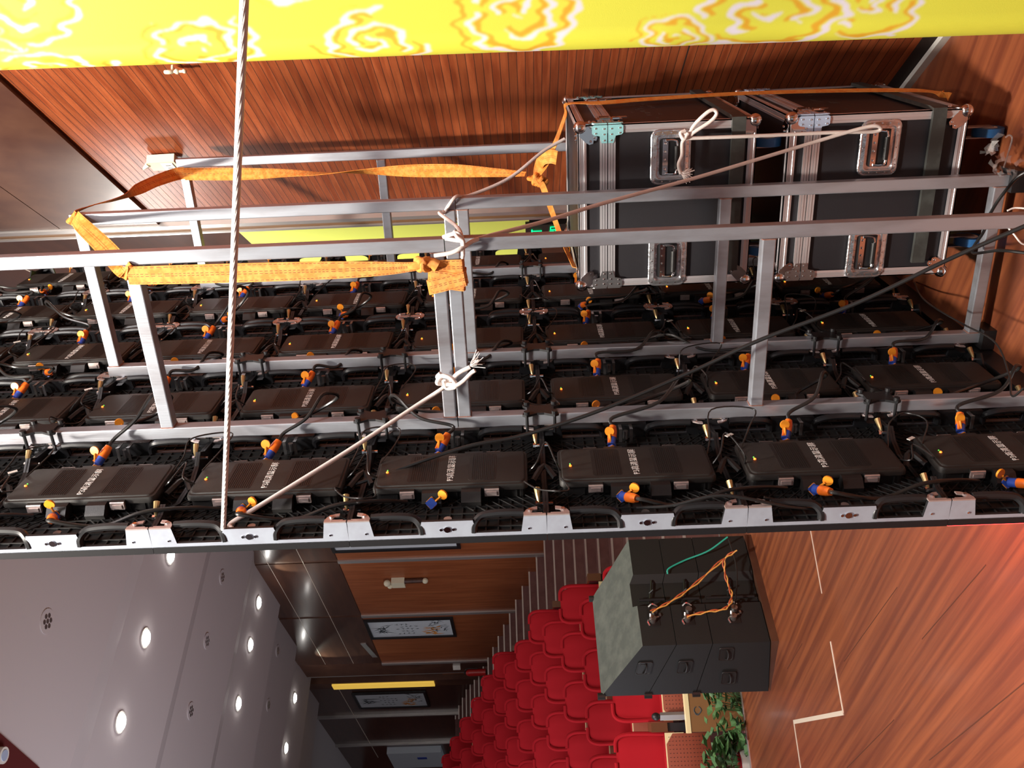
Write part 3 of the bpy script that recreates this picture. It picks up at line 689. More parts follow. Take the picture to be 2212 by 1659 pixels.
# ================================================================== STRAPS
def ribbon(name, pts, wd, w, m='strap', parent=None, k=8, th=.0028, stitch=True):
    """pts: centre line; wd: width direction for each point; w: half width number or list"""
    P = curve(pts, k); n = len(pts); W_ = curve([V(d).normalized()*(w if not isinstance(w, (list, tuple)) else w[i]) for i, d in enumerate(wd)], k)
    L = []; S1 = []
    for i, p in enumerate(P):
        d = (P[min(i+1, len(P)-1)]-P[max(i-1, 0)]).normalized(); u = W_[i]; hw_ = u.length; u = (u-d*u.dot(d)).normalized(); nn = d.cross(u)
        L.append([p-u*hw_-nn*th/2, p+u*hw_-nn*th/2, p+u*hw_+nn*th/2, p-u*hw_+nn*th/2]); S1.append((p, u, hw_, nn))
    q = MB(); q.ring(L); o = q.build(name, m, parent)
    if stitch:
        q = MB()
        for f in (-.82, -.12, .12, .82):
            for i in range(0, len(S1)-1):
                a, b = S1[i], S1[i+1]; seg = max(1, int((b[0]-a[0]).length/.012))
                for s in range(seg):
                    t0, t1 = s/seg, (s+.6)/seg
                    for sg in (-1, 1):
                        p0 = a[0].lerp(b[0], t0)+a[1]*a[2]*f+a[3]*sg*(th/2+.0002); p1 = a[0].lerp(b[0], t1)+a[1]*a[2]*f+a[3]*sg*(th/2+.0002)
                        uu = a[1]*.0009; nn = a[3]*sg*.0003
                        q.add([p0-uu+nn, p1-uu+nn, p1+uu+nn, p0+uu+nn], [(0, 1, 2, 3)])
        if parent is None: par = o
        else: par = parent
        q.build('stitching', 'stitch', par)
    return o
sl = thing('ratchet_sling', 'wide orange webbing sling knotted round the aluminium frames', 'strap', (0, 0, 0))
yf = YF[0]-.030
zp = lambda px, py, Y: at(px, py, Y=Y)
# flat front run
a_ = [zp(922, 572, yf), zp(880, 577, yf), zp(830, 580, yf), zp(740, 583, yf), zp(600, 587, yf), zp(420, 592, yf), zp(300, 595, yf), zp(276, 595, yf)]
up_ = V((1, 0, 0)); ribbon('webbing', a_, [up_]*8, [.012, .016, .022, .028, .031, .031, .030, .030], parent=sl)
# fold back to the second frame
ribbon('webbing', [zp(276, 590, yf-.002), zp(262, 575, yf+.03), at(222, 530, Y=3.0), at(180, 490, Y=3.22), at(162, 470, Y=YF[1]-.03)], [(.9, -.2, -.35), (.6, .2, -.7), (.45, .3, -.8), (.45, .3, -.8), (.8, .2, -.5)], [.030, .032, .032, .030, .028], parent=sl)
# over the top of frame two and on to frame three, twisting once
ribbon('webbing', [at(160, 474, Y=YF[1]-.03), at(156, 464, Y=YF[1]), at(205, 442, Y=3.55), at(255, 428, Y=3.8), at(298, 409, Y=4.02), at(335, 392, Y=4.22), at(378, 377, Y=4.40), at(400, 374, Y=4.40)],
       [(1, 0, -.4), (.7, .2, -.9), (.2, .2, -1), (.5, 0, -1), (1, .6, .35), (1, .1, .9), (1, 0, .5), (1, 0, 0)], [.028, .03, .03, .028, .024, .028, .03, .03], parent=sl)
# long run along frame three
ribbon('webbing', [at(398, 376, Y=4.40), at(520, 376, Y=4.40), at(620, 374, Y=4.38), at(690, 375, Y=4.36), at(780, 371, Y=4.32), at(880, 369, Y=4.28), at(980, 369, Y=4.24), at(1070, 373, Y=4.18), at(1135, 376, Y=4.12)],
       [(1, 0, 0), (.9, .4, 0), (.5, .8, 0), (.1, 1, 0), (-.5, .85, 0), (-.95, .2, 0), (-.95, -.2, 0), (-.7, -.6, 0), (-.5, -.8, 0)], [.030, .030, .026, .022, .026, .030, .030, .022, .014], parent=sl)
# wraps round the double post
def wrapbox(cx, dz, hw_, ang=0, g_=.004):
    zc0 = .247; hz = .048+g_; hy = .0225+g_; pts = []; wd = []
    for k, (a, b) in enumerate(((-1, -1), (0, -1), (1, -1), (1, 0), (1, 1), (0, 1), (-1, 1), (-1, 0), (-1, -1), (0, -1))):
        pts.append(V((cx+ang*b*.4+ang*a, YF[0]+b*hy, zc0+a*hz))); wd.append((1, 0, -ang*8))
    return pts, wd
for cx, w_, an, g_ in ((-.808, .020, 0, .004), (-.845, .022, .010, .006), (-.862, .018, -.012, .009)):
    p_, d_ = wrapbox(cx, 0, w_, an, g_); ribbon('webbing', p_, d_, w_+.006, parent=sl, k=4)
kn = MB(); rr = random.Random(4)
for k in range(4):
    c_ = at(905+k*8, 571, Y=YF[0]-.035); kn.tube([c_+V((.02*math.cos(t+k), .014*math.sin(t), .012*math.sin(t+k)+.004*k)) for t in np.linspace(0, 6.6, 9)], .0075, 8, 4)
kn.tube([at(885, 577, Y=yf), at(905, 573, Y=yf-.008), at(930, 568, Y=yf), at(945, 575, Y=yf)], lambda s: .011+.009*s, 10, 4); kn.build('knot', 'strap', sl, True)
# knot by the flight case with its tail loop
kn = MB(); kc = at(1157, 385, Y=4.10)
for k in range(6):
    n0 = V((math.cos(k*1.3), .4*math.sin(k), math.sin(k*1.3))); b0 = n0.orthogonal().normalized(); c0 = n0.cross(b0)
    cc = kc+V((-.004*k, 0, -.008*k+.01)); kn.tube([cc+(b0*math.cos(t)+c0*math.sin(t))*.022 for t in np.linspace(0, 6.4, 9)], .010, 8, 3)
kn.build('knot', 'strap', sl, True)
ribbon('webbing', [kc, at(1163, 362, Y=4.10), at(1172, 343, Y=4.05), at(1190, 338, Y=4.0), at(1203, 341, Y=3.98)], [(.9, 0, .6), (.7, 0, .7), (1, 0, .2), (1, 0, -.1), (1, 0, -.1)], [.012, .02, .028, .030, .030], parent=sl)
ribbon('webbing', [kc, at(1172, 402, Y=4.06), at(1195, 465, Y=4.0), at(1215, 520, Y=3.9), at(1241, 578, Y=3.42)], [(.5, 0, 1), (.3, .3, 1), (.3, .3, 1), (.3, .3, 1), (.3, 0, 1)], [.014, .014, .012, .011, .009], parent=sl, stitch=False)
cs = thing('tie_down_strap', 'narrow orange strap running over both stacked flight cases', 'strap', (0, 0, 0))
XR = -.49+.024
ribbon('webbing', [kc, at(1180, 352, Y=4.08), at(1200, 308, Y=4.0), at(1221, 250, Y=3.90), V((XR, 3.86, -.212)), at(1300, 222, X=XR), at(1400, 214, X=XR), at(1600, 202, X=XR), at(1800, 196, X=XR), at(1960, 195, X=XR), at(2020, 199, X=XR-.01), at(2052, 209, X=XR-.02)],
       [(.6, 0, .8), (.5, .4, .8), (.4, .7, .4), (.2, 1, .3), (0, 1, .2), (.3, 1, 0), (.3, 1, 0), (.3, 1, 0), (.3, 1, 0), (.3, 1, 0), (.2, 1, .2), (.2, 1, .2)], [.010, .014, .014, .014]+[.016]*8, parent=cs, stitch=False)
# ================================================================== ROPES
def rope(name, label, pts, r=.0075, fray=None, extra=None):
    t = thing(name, label, 'rope', (0, 0, 0)); q = MB(); q.tube(pts, r, 10, 8); q.build('rope_strand', 'rope', t, True)
    for e_ in (extra or []): q = MB(); q.tube(e_, r, 10, 8); q.build('rope_loop', 'rope', t, True)
    if fray:
        p, d, n = fray; q = MB(); rr = random.Random(3)
        for k in range(n):
            dd = (V(d)+V((rr.uniform(-.6, .6), rr.uniform(-.6, .6), rr.uniform(-.6, .6)))).normalized(); l = rr.uniform(.02, .05)
            q.tube([p, p+dd*l*.5+V((0, 0, rr.uniform(-.004, .004))), p+dd*l+V((rr.uniform(-.012, .012), 0, -.006))], .0012, 5, 3)
        o = q.build('frayed_end', 'rope', t, True)
    return t
hp = V((X0-.028, Y0+.016, .905))
k1 = at(975, 825, Y=YF[0]-.035)
P_top = at(528, -5, D=1.30)
rope('guy_rope', 'long white rope running from above down through the screen edge handle', [P_top+(P_top-hp)*.5, P_top, P_top.lerp(hp, .5), hp.lerp(P_top, .04), hp, hp+V((-.004, .02, -.012)), hp+V((.0, .012, -.022)), at(500, 1130, Y=2.20), at(560, 1093, Y=2.25), at(750, 975, Y=2.45), at(900, 876, Y=2.62), at(955, 840, Y=2.665), k1],
     .0072, (at(1015, 792, Y=2.66), CR*.8+CU*.7, 26),
     [[k1, at(945, 828, Y=2.66), at(955, 812, Y=2.66), at(975, 818, Y=2.65), at(985, 834, Y=2.65), at(965, 838, Y=2.655), at(958, 822, Y=2.65)],
      [at(952, 806, Y=2.67), at(945, 815, Y=2.675), at(957, 823, Y=2.665), at(972, 822, Y=2.66), at(990, 806, Y=2.655), at(1015, 793, Y=2.66)],
      [at(965, 830, Y=2.65), at(985, 832, Y=2.645), at(1000, 824, Y=2.65), at(1018, 806, Y=2.66), at(1026, 800, Y=2.66)]])
h1 = V((-.56, 3.355, -1.36)); 
kk = at(1483, 299, Y=3.33)
rope('tie_rope', 'white rope tied from the frame joint to the flight case handles', [at(938, 552, Y=2.655), at(975, 546, Y=2.65), at(1002, 533, Y=2.66), at(1040, 514, Y=2.72), at(1170, 480, Y=2.9), at(1300, 440, Y=3.05), at(1500, 385, Y=3.22), at(1700, 325, Y=3.32), at(1850, 280, Y=3.345), at(1895, 272, Y=3.35), at(1893, 284, Y=3.36), at(1800, 286, Y=3.345), at(1650, 293, Y=3.335), at(1480, 299, Y=3.33)],
     .0068, (at(1470, 372, Y=3.33), CR*.9-CU*.25, 26),
     [[kk, at(1500, 270, Y=3.33), at(1525, 245, Y=3.32), at(1541, 237, Y=3.32), at(1548, 246, Y=3.32), at(1535, 262, Y=3.32), at(1500, 285, Y=3.325), at(1480, 302, Y=3.33), at(1472, 292, Y=3.325), at(1488, 290, Y=3.32)],
      [kk, at(1474, 308, Y=3.325), at(1473, 335, Y=3.325), at(1466, 355, Y=3.32), at(1470, 374, Y=3.33)],
      [at(1486, 288, Y=3.32), at(1478, 300, Y=3.315), at(1470, 288, Y=3.32), at(1480, 282, Y=3.325)]])
rope('joint_rope', 'short white rope lashed round the two frames at their joint', [at(1220, 300, Y=3.55), at(1172, 328, Y=3.52), at(1100, 385, Y=3.45), at(1015, 422, Y=3.38), V((XO+.03, YF[1]-.03, .24)), V((XO, YF[1]-.034, .27)), V((XO-.03, YF[1]-.02, .29)), at(950, 461, Y=3.2), at(985, 488, Y=2.95), at(997, 510, Y=2.70), at(1000, 545, Y=2.665), at(999, 556, Y=2.68)],
     .0066, None, [[at(958, 512, Y=2.70), at(975, 506, Y=2.68), at(990, 504, Y=2.67), at(998, 515, Y=2.67)], [at(962, 515, Y=2.69), at(980, 518, Y=2.68), at(996, 520, Y=2.67)], [at(982, 500, Y=2.68), at(988, 512, Y=2.66), at(1000, 520, Y=2.66), at(1000, 540, Y=2.66)]])
rope('thin_cord', 'thin white cord looped at the lower end of the nearest outer rail', [at(2176, 455, Y=2.68), at(2195, 449, Y=2.68), at(2230, 456, Y=2.66), at(2250, 490, Y=2.66), at(2215, 528, Y=2.68), at(2190, 506, Y=2.69), at(2178, 492, Y=2.72)], .0028)
# black cables
def cable(label, pts, r=.0065, m='rubber'):
    q = MB(); q.tube(pts, r, 8, 8); return tag(q.build('signal_cable', m, None, True), label, 'cable')
cable('long black cable crossing diagonally in front of the frames', [at(2330, 440, Y=2.4), at(2212, 489, Y=2.45), at(2050, 560, Y=2.52), at(1850, 655, Y=2.58), at(1640, 735, Y=2.62), at(1500, 800, Y=2.63), at(1300, 885, Y=2.58), at(1130, 940, Y=2.54), at(1000, 967, Y=2.5), at(800, 1035, Y=2.42), at(620, 1095, Y=2.36), at(552, 1112, Y=2.30)], .0068)
cable('black cable hanging behind the outer rails near the stage floor', [at(2300, 350, Y=2.9), at(2212, 374, Y=2.95), at(2170, 415, Y=3.0), at(2140, 460, Y=3.05), at(2125, 500, Y=3.2), at(2100, 545, Y=3.25), at(2160, 541, Y=3.0), at(2230, 548, Y=2.9)], .0055)
cable('thin black cable draped from the screen base along the floor end', [at(2212, 838, Y=2.5), at(2186, 855, Y=2.55), at(2180, 810, Y=2.7), at(2150, 740, Y=2.9), at(2080, 700, Y=3.15), at(2020, 665, Y=3.4), at(1990, 640, Y=3.7), at(1975, 610, Y=4.0)], .0035)
cable('black cable looping in front of the lowest cabinets', [at(1650, 1075, Y=2.2), at(1760, 1098, Y=2.19), at(1690, 1092, Y=2.16), at(1560, 1070, Y=2.17), at(1450, 1092, Y=2.18), at(1375, 1097, Y=2.2)], .0050)
# ================================================================== WALL SOCKET, HOOK, FILM
sp_ = wl(.80, .0, 1.86)
t = thing('wall_socket', 'cream plastic socket box on the slat wall above the farthest frame', 'socket', sp_)
def sw(s, u, z_): return SD*s+SN*u+V((0, 0, z_))
q = MB(); q.prism([(-.05, 0), (.05, 0), (.05, .045), (-.05, .045)], lambda s, u: sw(s, u, -.075), lambda s, u: sw(s*.9, u, .07)); q.build('socket_housing', 'beige', t)
q = MB(); q.prism([(-.035, .045), (.035, .045), (.035, .049), (-.035, .049)], lambda s, u: sw(s, u, -.06), lambda s, u: sw(s, u, .0)); q.k = 1
for a in (-.015, .015): q.prism([(a-.003, .049), (a+.003, .049), (a+.003, .0495), (a-.003, .0495)], lambda s, u: sw(s, u, -.045), lambda s, u: sw(s, u, -.02))
q.build('socket_face', ['white', 'blk'], t)
q = MB(); q.tube([sw(-.02, .04, .07), sw(0, .05, .10), sw(.03, .045, .12)], lambda s: .012*(1-s)+.002, 6, 3); q.build('torn_cover', 'beige', t)
hkp = at(372, 155, plane=(SN, SA.dot(SN)+.03))
t = thing('wall_hook', 'small pale hook on the slat wall just below the yellow banner', 'hook', hkp)
q = MB(); q.cyl((0, 0, 0), (0, 0, -.05), .006, 8); q.tube([V((0, 0, .03)), V((0, -.01, .01)), V((0, 0, 0))], .009, 8, 3); q.sph((0, 0, -.02), .012, 8, 6); q.sph((0, 0, -.052), .010, 8, 6); q.cyl((0, 0, 0), V((0, 0, 0))-SN*.03, .006, 8); q.build('hook_body', 'beige', t, True)
q = MB(); rr = random.Random(5)
base = at(2168, 362, Y=3.24)
def sheet(c_, n, s, dx, dz):
    for k in range(n):
        p = c_+V((rr.uniform(-.03, .03)*dx, rr.uniform(-.03, .02), rr.uniform(-.04, .04)*dz)); L = []
        a = V((rr.uniform(-1, 1), rr.uniform(-1, 1), rr.uniform(-1, 1))).normalized()*s; b = a.orthogonal().normalized()*s*.5
        q.add([p, p+a*.5+b*.3, p+a, p+a*.8+b, p+b*.9, p+a*.4+b*.6], [(0, 1, 5), (1, 2, 5), (2, 3, 5), (3, 4, 5), (4, 0, 5)])
sheet(base, 16, .035, .8, .8); sheet(at(2143, 325, Y=3.3), 8, .045, .8, .5)
q.tube([base, at(2178, 330, Y=3.22), at(2186, 300, Y=3.2), at(2180, 292, Y=3.2), at(2172, 297, Y=3.2)], .003, 6, 5)
tag(q.build('plastic_film', 'film', None, True), 'crumpled clear plastic film stuck on the lower end of the second outer rail', 'plastic wrap')
# ================================================================== NEAR YELLOW BANNER (printed cloth, pattern is flat print)
def banner():
    YB = 1.90; zt_, zb_ = 1.75, -1.83; e0 = at(0, 155, Y=YB); e1 = at(2212, 76, Y=YB)
    NU, NV = 1300, 150; m = bpy.data.meshes.new('banner_cloth'); vs = np.zeros((NU, NV, 3)); col = np.ones((NU, NV, 4))
    us = np.concatenate([np.linspace(zt_, 1.15, 60, endpoint=False), np.linspace(1.15, -1.15, NU-120, endpoint=False), np.linspace(-1.15, zb_, 60)]); vsn = np.concatenate([np.linspace(0, .34, NV-30, endpoint=False), np.linspace(.34, 1, 30)])
    kx = (e1.x-e0.x)/(e1.z-e0.z)
    Wd = .62
    U, Vv = np.meshgrid(us, vsn, indexing='ij')
    xe = e0.x+(U-e0.z)*kx
    s = Vv*Wd                                  # distance from the free edge along the cloth
    r = .045
    ang = np.clip(s/r, 0, math.pi*.5)
    X = xe+np.where(s < r*math.pi*.5, r*(1-np.cos(ang)), r+(s-r*math.pi*.5))
    Y = YB+r-np.where(s < r*math.pi*.5, r*np.sin(ang), r)+.012*np.sin(s*9+U*1.2)*np.clip(s*4, 0, 1)
    vs[..., 0], vs[..., 1], vs[..., 2] = X, Y, U
    # print coordinates: a = along the height (cm, downwards), b = across from the edge (cm)
    A_ = (1.055-U)*100*(2212/212.0)/10.0*1.0
    A_ = (e0.z-U)/(e0.z-e1.z)*2212.0; B_ = s/.155*150.0        # pattern units
    yel = np.array((.80, .79, .075)); ora = np.array((.82, .43, .03)); whi = np.array((.84, .80, .88))
    base = np.zeros((NU, NV, 3)); base[:] = yel
    rg = np.random.RandomState(2)
    wob = 9*np.sin(B_*.16+A_*.02)+4*np.sin(B_*.31-A_*.03)
    spots = [(100, 22, 150, 44, 1), (90, 165, 105, 88, -1), (445, 58, 118, 64, 1), (640, 190, 100, 62, 1), (818, 54, 120, 62, -1), (1130, 98, 120, 98, 1), (1462, 40, 78, 44, -1), (1650, 80, 165, 84, 1), (1880, 92, 100, 66, -1), (-250, 90, 120, 80, 1), (400, 250, 120, 90, 1), (860, 250, 130, 90, -1), (1400, 240, 120, 90, 1), (2350, 100, 120, 80, 1)]
    taken = np.zeros((NU, NV), bool)
    for (ca, cb, ra, rb, sg) in spots:
        da = (A_-ca+wob)/ra; db = (B_-cb+.6*wob*np.cos(A_*.06))/rb
        rho = np.sqrt(da**2+db**2); th = np.arctan2(db, da)*sg
        rho2 = rho*(1+.05*np.sin(5*th+ca)+.03*np.sin(8*th+cb))
        ph = (rho2/.40-th/(2*math.pi)) % 1
        turn = np.floor(rho2/.40-th/(2*math.pi))
        open_ = np.sin(th*1.0+turn*2.1+ca) > -.72
        inside = (rho2 < 1.1) & (rho2 > .05) & open_ & ~taken
        base[inside & (ph < .25)] = ora
        base[inside & (ph > .34) & (ph < .60)] = whi
        taken |= rho2 < 1.15
    # softly blur the print
    for _ in range(3):
        base[1:-1] = (base[:-2]+2*base[1:-1]+base[2:])/4; base[:, 1:-1] = (base[:, :-2]+2*base[:, 1:-1]+base[:, 2:])/4
    col[..., :3] = base
    idx = np.arange(NU*NV).reshape(NU, NV)
    f = np.stack([idx[:-1, :-1], idx[1:, :-1], idx[1:, 1:], idx[:-1, 1:]], -1).reshape(-1, 4)
    m.vertices.add(NU*NV); m.vertices.foreach_set('co', vs.reshape(-1)); nf = len(f)
    m.loops.add(nf*4); m.loops.foreach_set('vertex_index', f.reshape(-1)); m.polygons.add(nf); m.polygons.foreach_set('loop_start', np.arange(nf)*4); m.polygons.foreach_set('loop_total', np.full(nf, 4)); m.polygons.foreach_set('use_smooth', np.ones(nf, bool))
    m.update(); m.validate()
    ca_ = m.color_attributes.new('print', 'FLOAT_COLOR', 'POINT'); ca_.data.foreach_set('color', col.reshape(-1))
    mt = mat('banner_print', (1, 1, 0), .55, 0, bump=((900, 900, 900), .1, 'n')); nt = mt.node_tree; an = nt.nodes.new('ShaderNodeAttribute'); an.attribute_name = 'print'; nt.links.new(an.outputs['Color'], nt.nodes['Principled BSDF'].inputs['Base Color'])
    m.materials.append(mt); o = bpy.data.objects.new('printed_banner', m); C.objects.link(o)
    tag(o, 'bright yellow cloth banner printed with white and orange swirls, nearest the camera', 'banner')
    so = o.modifiers.new('thickness', 'SOLIDIFY'); so.thickness = .002
    q = MB(); q.cyl((-.20, 1.93, 1.78), (.9, 1.93, 1.78), .02, 12); q.cyl((.86, 1.93, ZF), (.86, 1.93, 1.80), .02, 12); q.box((.70, 1.8, ZF), (1.02, 2.06, ZF+.02)); tag(q.build('banner_stand', 'steel', None, True), 'steel stand carrying the yellow swirl banner', 'stand')
banner()
# ================================================================== SPEAKER STACK
A3, B3, C3 = V((-4.71, 5.40, 0)), V((-5.32, 5.49, 0)), V((-4.40, 6.34, 0))
zr = [-.80, -1.065, -1.345, -1.79]; zf = [-.49, -.87, -1.26, -1.85]
din = (B3-A3); back = (C3-A3)
def spk(lab, k):
    t = thing('line_array_speaker', lab, 'speaker', A3+V((0, 0, zr[k+1])), 0, 'speakers stacked at the stage edge')
    rz0, rz1, fz0, fz1 = zr[k+1], zr[k], zf[k+1], zf[k]; o0 = A3+V((0, 0, rz0)); Lw = 1.02; bn = back.normalized(); g_ = .006
    # plan outline: s along the rear face (0..Lw), d depth (0 rear .. 1 front); the rear has a shallow notch in the middle
    def P(s, d, top): return A3+bn*s+din*d+V((0, 0, (rz1-g_ if top else rz0)*(1-d)+(fz1-g_ if top else fz0)*d))-o0
    plan = [(0, 0), (.36, 0), (.40, .10), (.62, .10), (.66, 0), (Lw, 0), (Lw-.06, 1.0), (.02, 1.0)]
    q = MB(); n = len(plan); vs = [P(s, d, False) for s, d in plan]+[P(s, d, True) for s, d in plan]
    q.add(vs, [tuple(range(n)), tuple(range(n, 2*n))[::-1]]+[(i, n+i, n+(i+1) % n, (i+1) % n) for i in range(n)]); q.m[1] = 1
    q.build('cabinet_body', ['spk', 'spktop' if k == 0 else 'spk'], t)
    # connector plate and plugs on the rear face
    outn = -din.normalized(); zm = (rz0+rz1)/2+.01
    def R(s, z_, o_): return A3+bn*s+outn*o_+V((0, 0, z_))-o0
    sc = .26
    q = MB(); q.add([R(sc-.09, zm-.045, .004), R(sc+.09, zm-.045, .004), R(sc+.09, zm+.045, .004), R(sc-.09, zm+.045, .004)], [(0, 1, 2, 3)]); q.k = 1
    q.cyl(R(sc-.045, zm+.012, 0), R(sc-.045, zm+.012, .040), .028, 10); q.cyl(R(sc+.035, zm-.012, 0), R(sc+.035, zm-.012, .034), .026, 10); q.tube([R(sc+.08, zm+.03, .01), R(sc+.09, zm, .03), R(sc+.08, zm-.04, .01)], .008, 6, 3); q.tube([R(sc-.09, zm+.04, .01), R(sc-.06, zm+.05, .03), R(sc-.02, zm-.04, .02)], .007, 6, 3)
    q.box(R(sc-.01, zm-.06, .006), R(sc+.02, zm-.045, .012)); q.tube([R(sc-.045, zm+.012, .02), R(sc-.05, zm+.03, .05), R(sc-.03, zm+.03, .07)], .010, 8, 3)
    q.build('connector_plate', ['blk', 'steel'], t, True)
    # rigging bar in the notch
    q = MB(); q.tube([R(.40, zm+.02, -.03), R(.5, zm-.01, -.03), R(.62, zm-.03, -.03)], .009, 6, 3); q.cyl(R(.5, zm, -.03), R(.5, zm-.03, .01), .007, 8); q.cyl(R(.43, rz1-.03, -.02), R(.43, rz0+.03, -.02), .012, 8); q.build('rigging_bar', 'blk2', t)
    # pocket handle on the side
    dn = din.normalized(); sn = -bn; side_l = din.length
    hs = [(.42, .5)] if k < 2 else [(.20, .72), (.66, .60)]
    for hf_, hz in hs:
        zb_ = rz0+(fz0-rz0)*hf_; ztp = rz1+(fz1-rz1)*hf_; zc1 = zb_+(ztp-zb_)*hz; c_ = A3+dn*side_l*hf_+V((0, 0, zc1))-o0; tl = V((dn.x, dn.y, (fz1-rz1)*.5)).normalized() if k < 2 else dn
        upv = V((0, 0, 1)); h = thing_child('pocket_handle', t); q = MB(); L = []
        for o_, sc_ in ((.003, 1), (.006, .97), (.006, .88), (-.0, .80), (.0015, .78)): L.append([c_+tl*u*sc_+upv*v*sc_+sn*o_ for u, v in rrect(.15, .12, .02, 3)])
        q.ring(L); q.build('handle_rim', 'blk', h)
        q = MB(); q.ring([[c_+tl*u+upv*(v+.02)+sn*o_ for u, v in rrect(.10, .035, .004, 2)] for o_ in (.001, .005)]); q.build('handle_plate', 'blk', h)
        q = MB(); q.tube([c_-tl*.055+sn*.006, c_-tl*.03+sn*.02-upv*.012, c_+tl*.03+sn*.02-upv*.012, c_+tl*.055+sn*.006], .006, 8, 3); q.build('handle_bar', 'blk', h, True)
    for s in (.02, .95): q = MB(); q.cyl(P(s, 1.0, True)+V((0, 0, -.03)), P(s, 1.0, True)+V((0, 0, .03)), .028, 10); q.build('corner_pin', 'blk', t)
for k, lb in enumerate(('black line array speaker at the top of the stage edge stack', 'black line array speaker in the middle of the stage edge stack', 'black two handled speaker at the bottom of the stage edge stack')): spk(lb, k)
q = MB(); bn = back.normalized(); q.prism([(-.02, -.05), (1.0, -.05), (1.0, .9), (-.02, .9)], lambda s, d: A3+bn*s+din*d+V((0, 0, ZF)), lambda s, d: A3+bn*s+din*d+V((0, 0, zr[3]-.004 if d < .5 else ZF+.002))); tag(q.build('speaker_dolly', 'darkwood'), 'low wooden wedge board under the speaker stack', 'board')
PR_ = (V((din.y, -din.x, 0)).normalized(), 0)
def onr(px, py, o_=.05):
    nrm_ = -din.normalized(); return at(px, py, plane=(V((bn.y, -bn.x, 0)), V((bn.y, -bn.x, 0)).dot(A3)+o_*(1 if V((bn.y, -bn.x, 0)).dot(nrm_) > 0 else -1)))
def wire(lab, pts, m, r=.006):
    t = thing('speaker_cable', lab, 'cable', (0, 0, 0))
    for k, (mm, off) in enumerate(((m[0], V((0, 0, 0))), (m[1], V((.004, .004, .008))))) if len(m) > 1 else [(0, (m[0], V((0, 0, 0))))]:
        P_ = curve(pts, 8); q = MB(); a = [p+off+V((.006*math.cos(i*1.1+k*3.14), 0, .006*math.sin(i*1.1+k*3.14))) for i, p in enumerate(P_)] if len(m) > 1 else P_
        q.tube(a, r, 6, 0); q.build('wire', mm, t, True)
wire('yellow and red twisted cable running up to the top speaker', [onr(1592, 1190, .25), onr(1560, 1212, .18), onr(1500, 1265, .10), onr(1450, 1300, .07), onr(1408, 1322, .05)], ('yel_w', 'ora_w'))
wire('yellow and red twisted cable curling to the middle speaker', [onr(1592, 1190, .25), onr(1566, 1210, .2), onr(1570, 1250, .14), onr(1582, 1290, .12), onr(1568, 1315, .1), onr(1530, 1322, .08), onr(1485, 1332, .05)], ('yel_w', 'ora_w'))
wire('green twisted cable on the rear of the speaker stack', [onr(1572, 1160, .2), onr(1530, 1190, .12), onr(1480, 1210, .06), onr(1445, 1228, .04), onr(1442, 1240, .02)], ('teal_w',), .007)
wire('thin grey cable hanging to the bottom speaker connector', [onr(1574, 1165, .2), onr(1588, 1210, .15), onr(1592, 1250, .1), onr(1588, 1305, .05)], ('rubber',), .006)
# ================================================================== SEATS
def make_chair(perf):
    t = thing('auditorium_seat', '-', 'chair', (0, 0, 0))
    # local: +x right, -y front (towards stage), z up, origin at floor
    q = MB(); L = []
    for i in range(9):
        f = i/8; z_ = .44+.53*f; wd = .212-(.045*max(0, f-.75)/.25 if f > .75 else 0); y = .02+.09*f; th = .085-.03*f
        if i in (0, 8): wd -= .02; th -= .02
        L.append([V((u*wd, y+v*th*.5-(.02*(1-abs(u)**2) if v > 0 else 0), z_)) for u, v in ((-1, -.6), (-.9, -1), (-.4, -.85), (0, -.8), (.4, -.85), (.9, -1), (1, -.6), (1, .6), (.9, 1), (0, 1), (-.9, 1), (-1, .6))])
    q.ring(L)
    for sg in (-1, 1): q.tube([V((sg*.215, .0, .46)), V((sg*.225, .03, .70)), V((sg*.222, .06, .88)), V((sg*.17, .085, .965)), V((sg*.05, .09, .975))], .022, 8, 4)
    q.build('backrest', 'red', t, True)
    q = MB(); L = []
    for y, dz in ((-.225, -.03), (-.215, -.008), (-.18, 0), (-.06, -.012), (.0, -.03)): L.append([V((u*.225, y, z_)) for u, z_ in ((-1, .40), (-1, .475+dz), (-.85, .50+dz), (0, .505+dz), (.85, .50+dz), (1, .475+dz), (1, .40))])
    q.ring(L); q.build('seat_cushion', 'red', t, True)
    q = MB(); q.box((-.232, -.248, .30), (.232, -.228, .492)); q.build('seat_edge', 'cream', t)
    q = MB(); L = []
    for z_, dy in ((.03, .04), (.12, .0), (.25, -.012), (.38, -.012), (.482, 0)): L.append([V((u*.225, -.252+dy+.012*abs(u)**2, z_)) for u in (-1, -.5, 0, .5, 1)]+[V((u*.225, -.235+dy, z_)) for u in (1, .5, 0, -.5, -1)])
    q.ring(L); pan = q.build('seat_underside', 'perf', t, True)
    if perf:
        q = MB()
        for a in range(11):
            for b in range(12):
                x = -.19+a*.038; z_ = .08+b*.034; y = -.2655+.010*abs(x/.225)**2+(.01 if z_ < .15 else 0); q.add([V((x+.0045*math.cos(k*math.pi/3), y-.001, z_+.0045*math.sin(k*math.pi/3))) for k in range(6)], [(0, 1, 2, 3, 4, 5)])
        q.build('perforations', 'blk', pan)
    q = MB(); q.box((.245, -.24, .0), (.325, .10, .60)); q.build('armrest_panel', 'blk2', t)
    q = MB(); q.box((.243, -.25, .60), (.327, .05, .625)); q.box((.240, -.262, .46), (.330, -.25, .625)); q.build('armrest_top', 'armwood', t)
    return t
CH_P = make_chair(True); CH = make_chair(False); usedP = usedC = False
rots = math.atan2(-.7071, .7071)+math.pi/2     # local -y should be the stage direction (.707,-.707)
rowsd = [(9.85, None), (10.82, None), (11.45, None), (12.39, None), (13.35, None), (14.38, None), (15.37, None)]
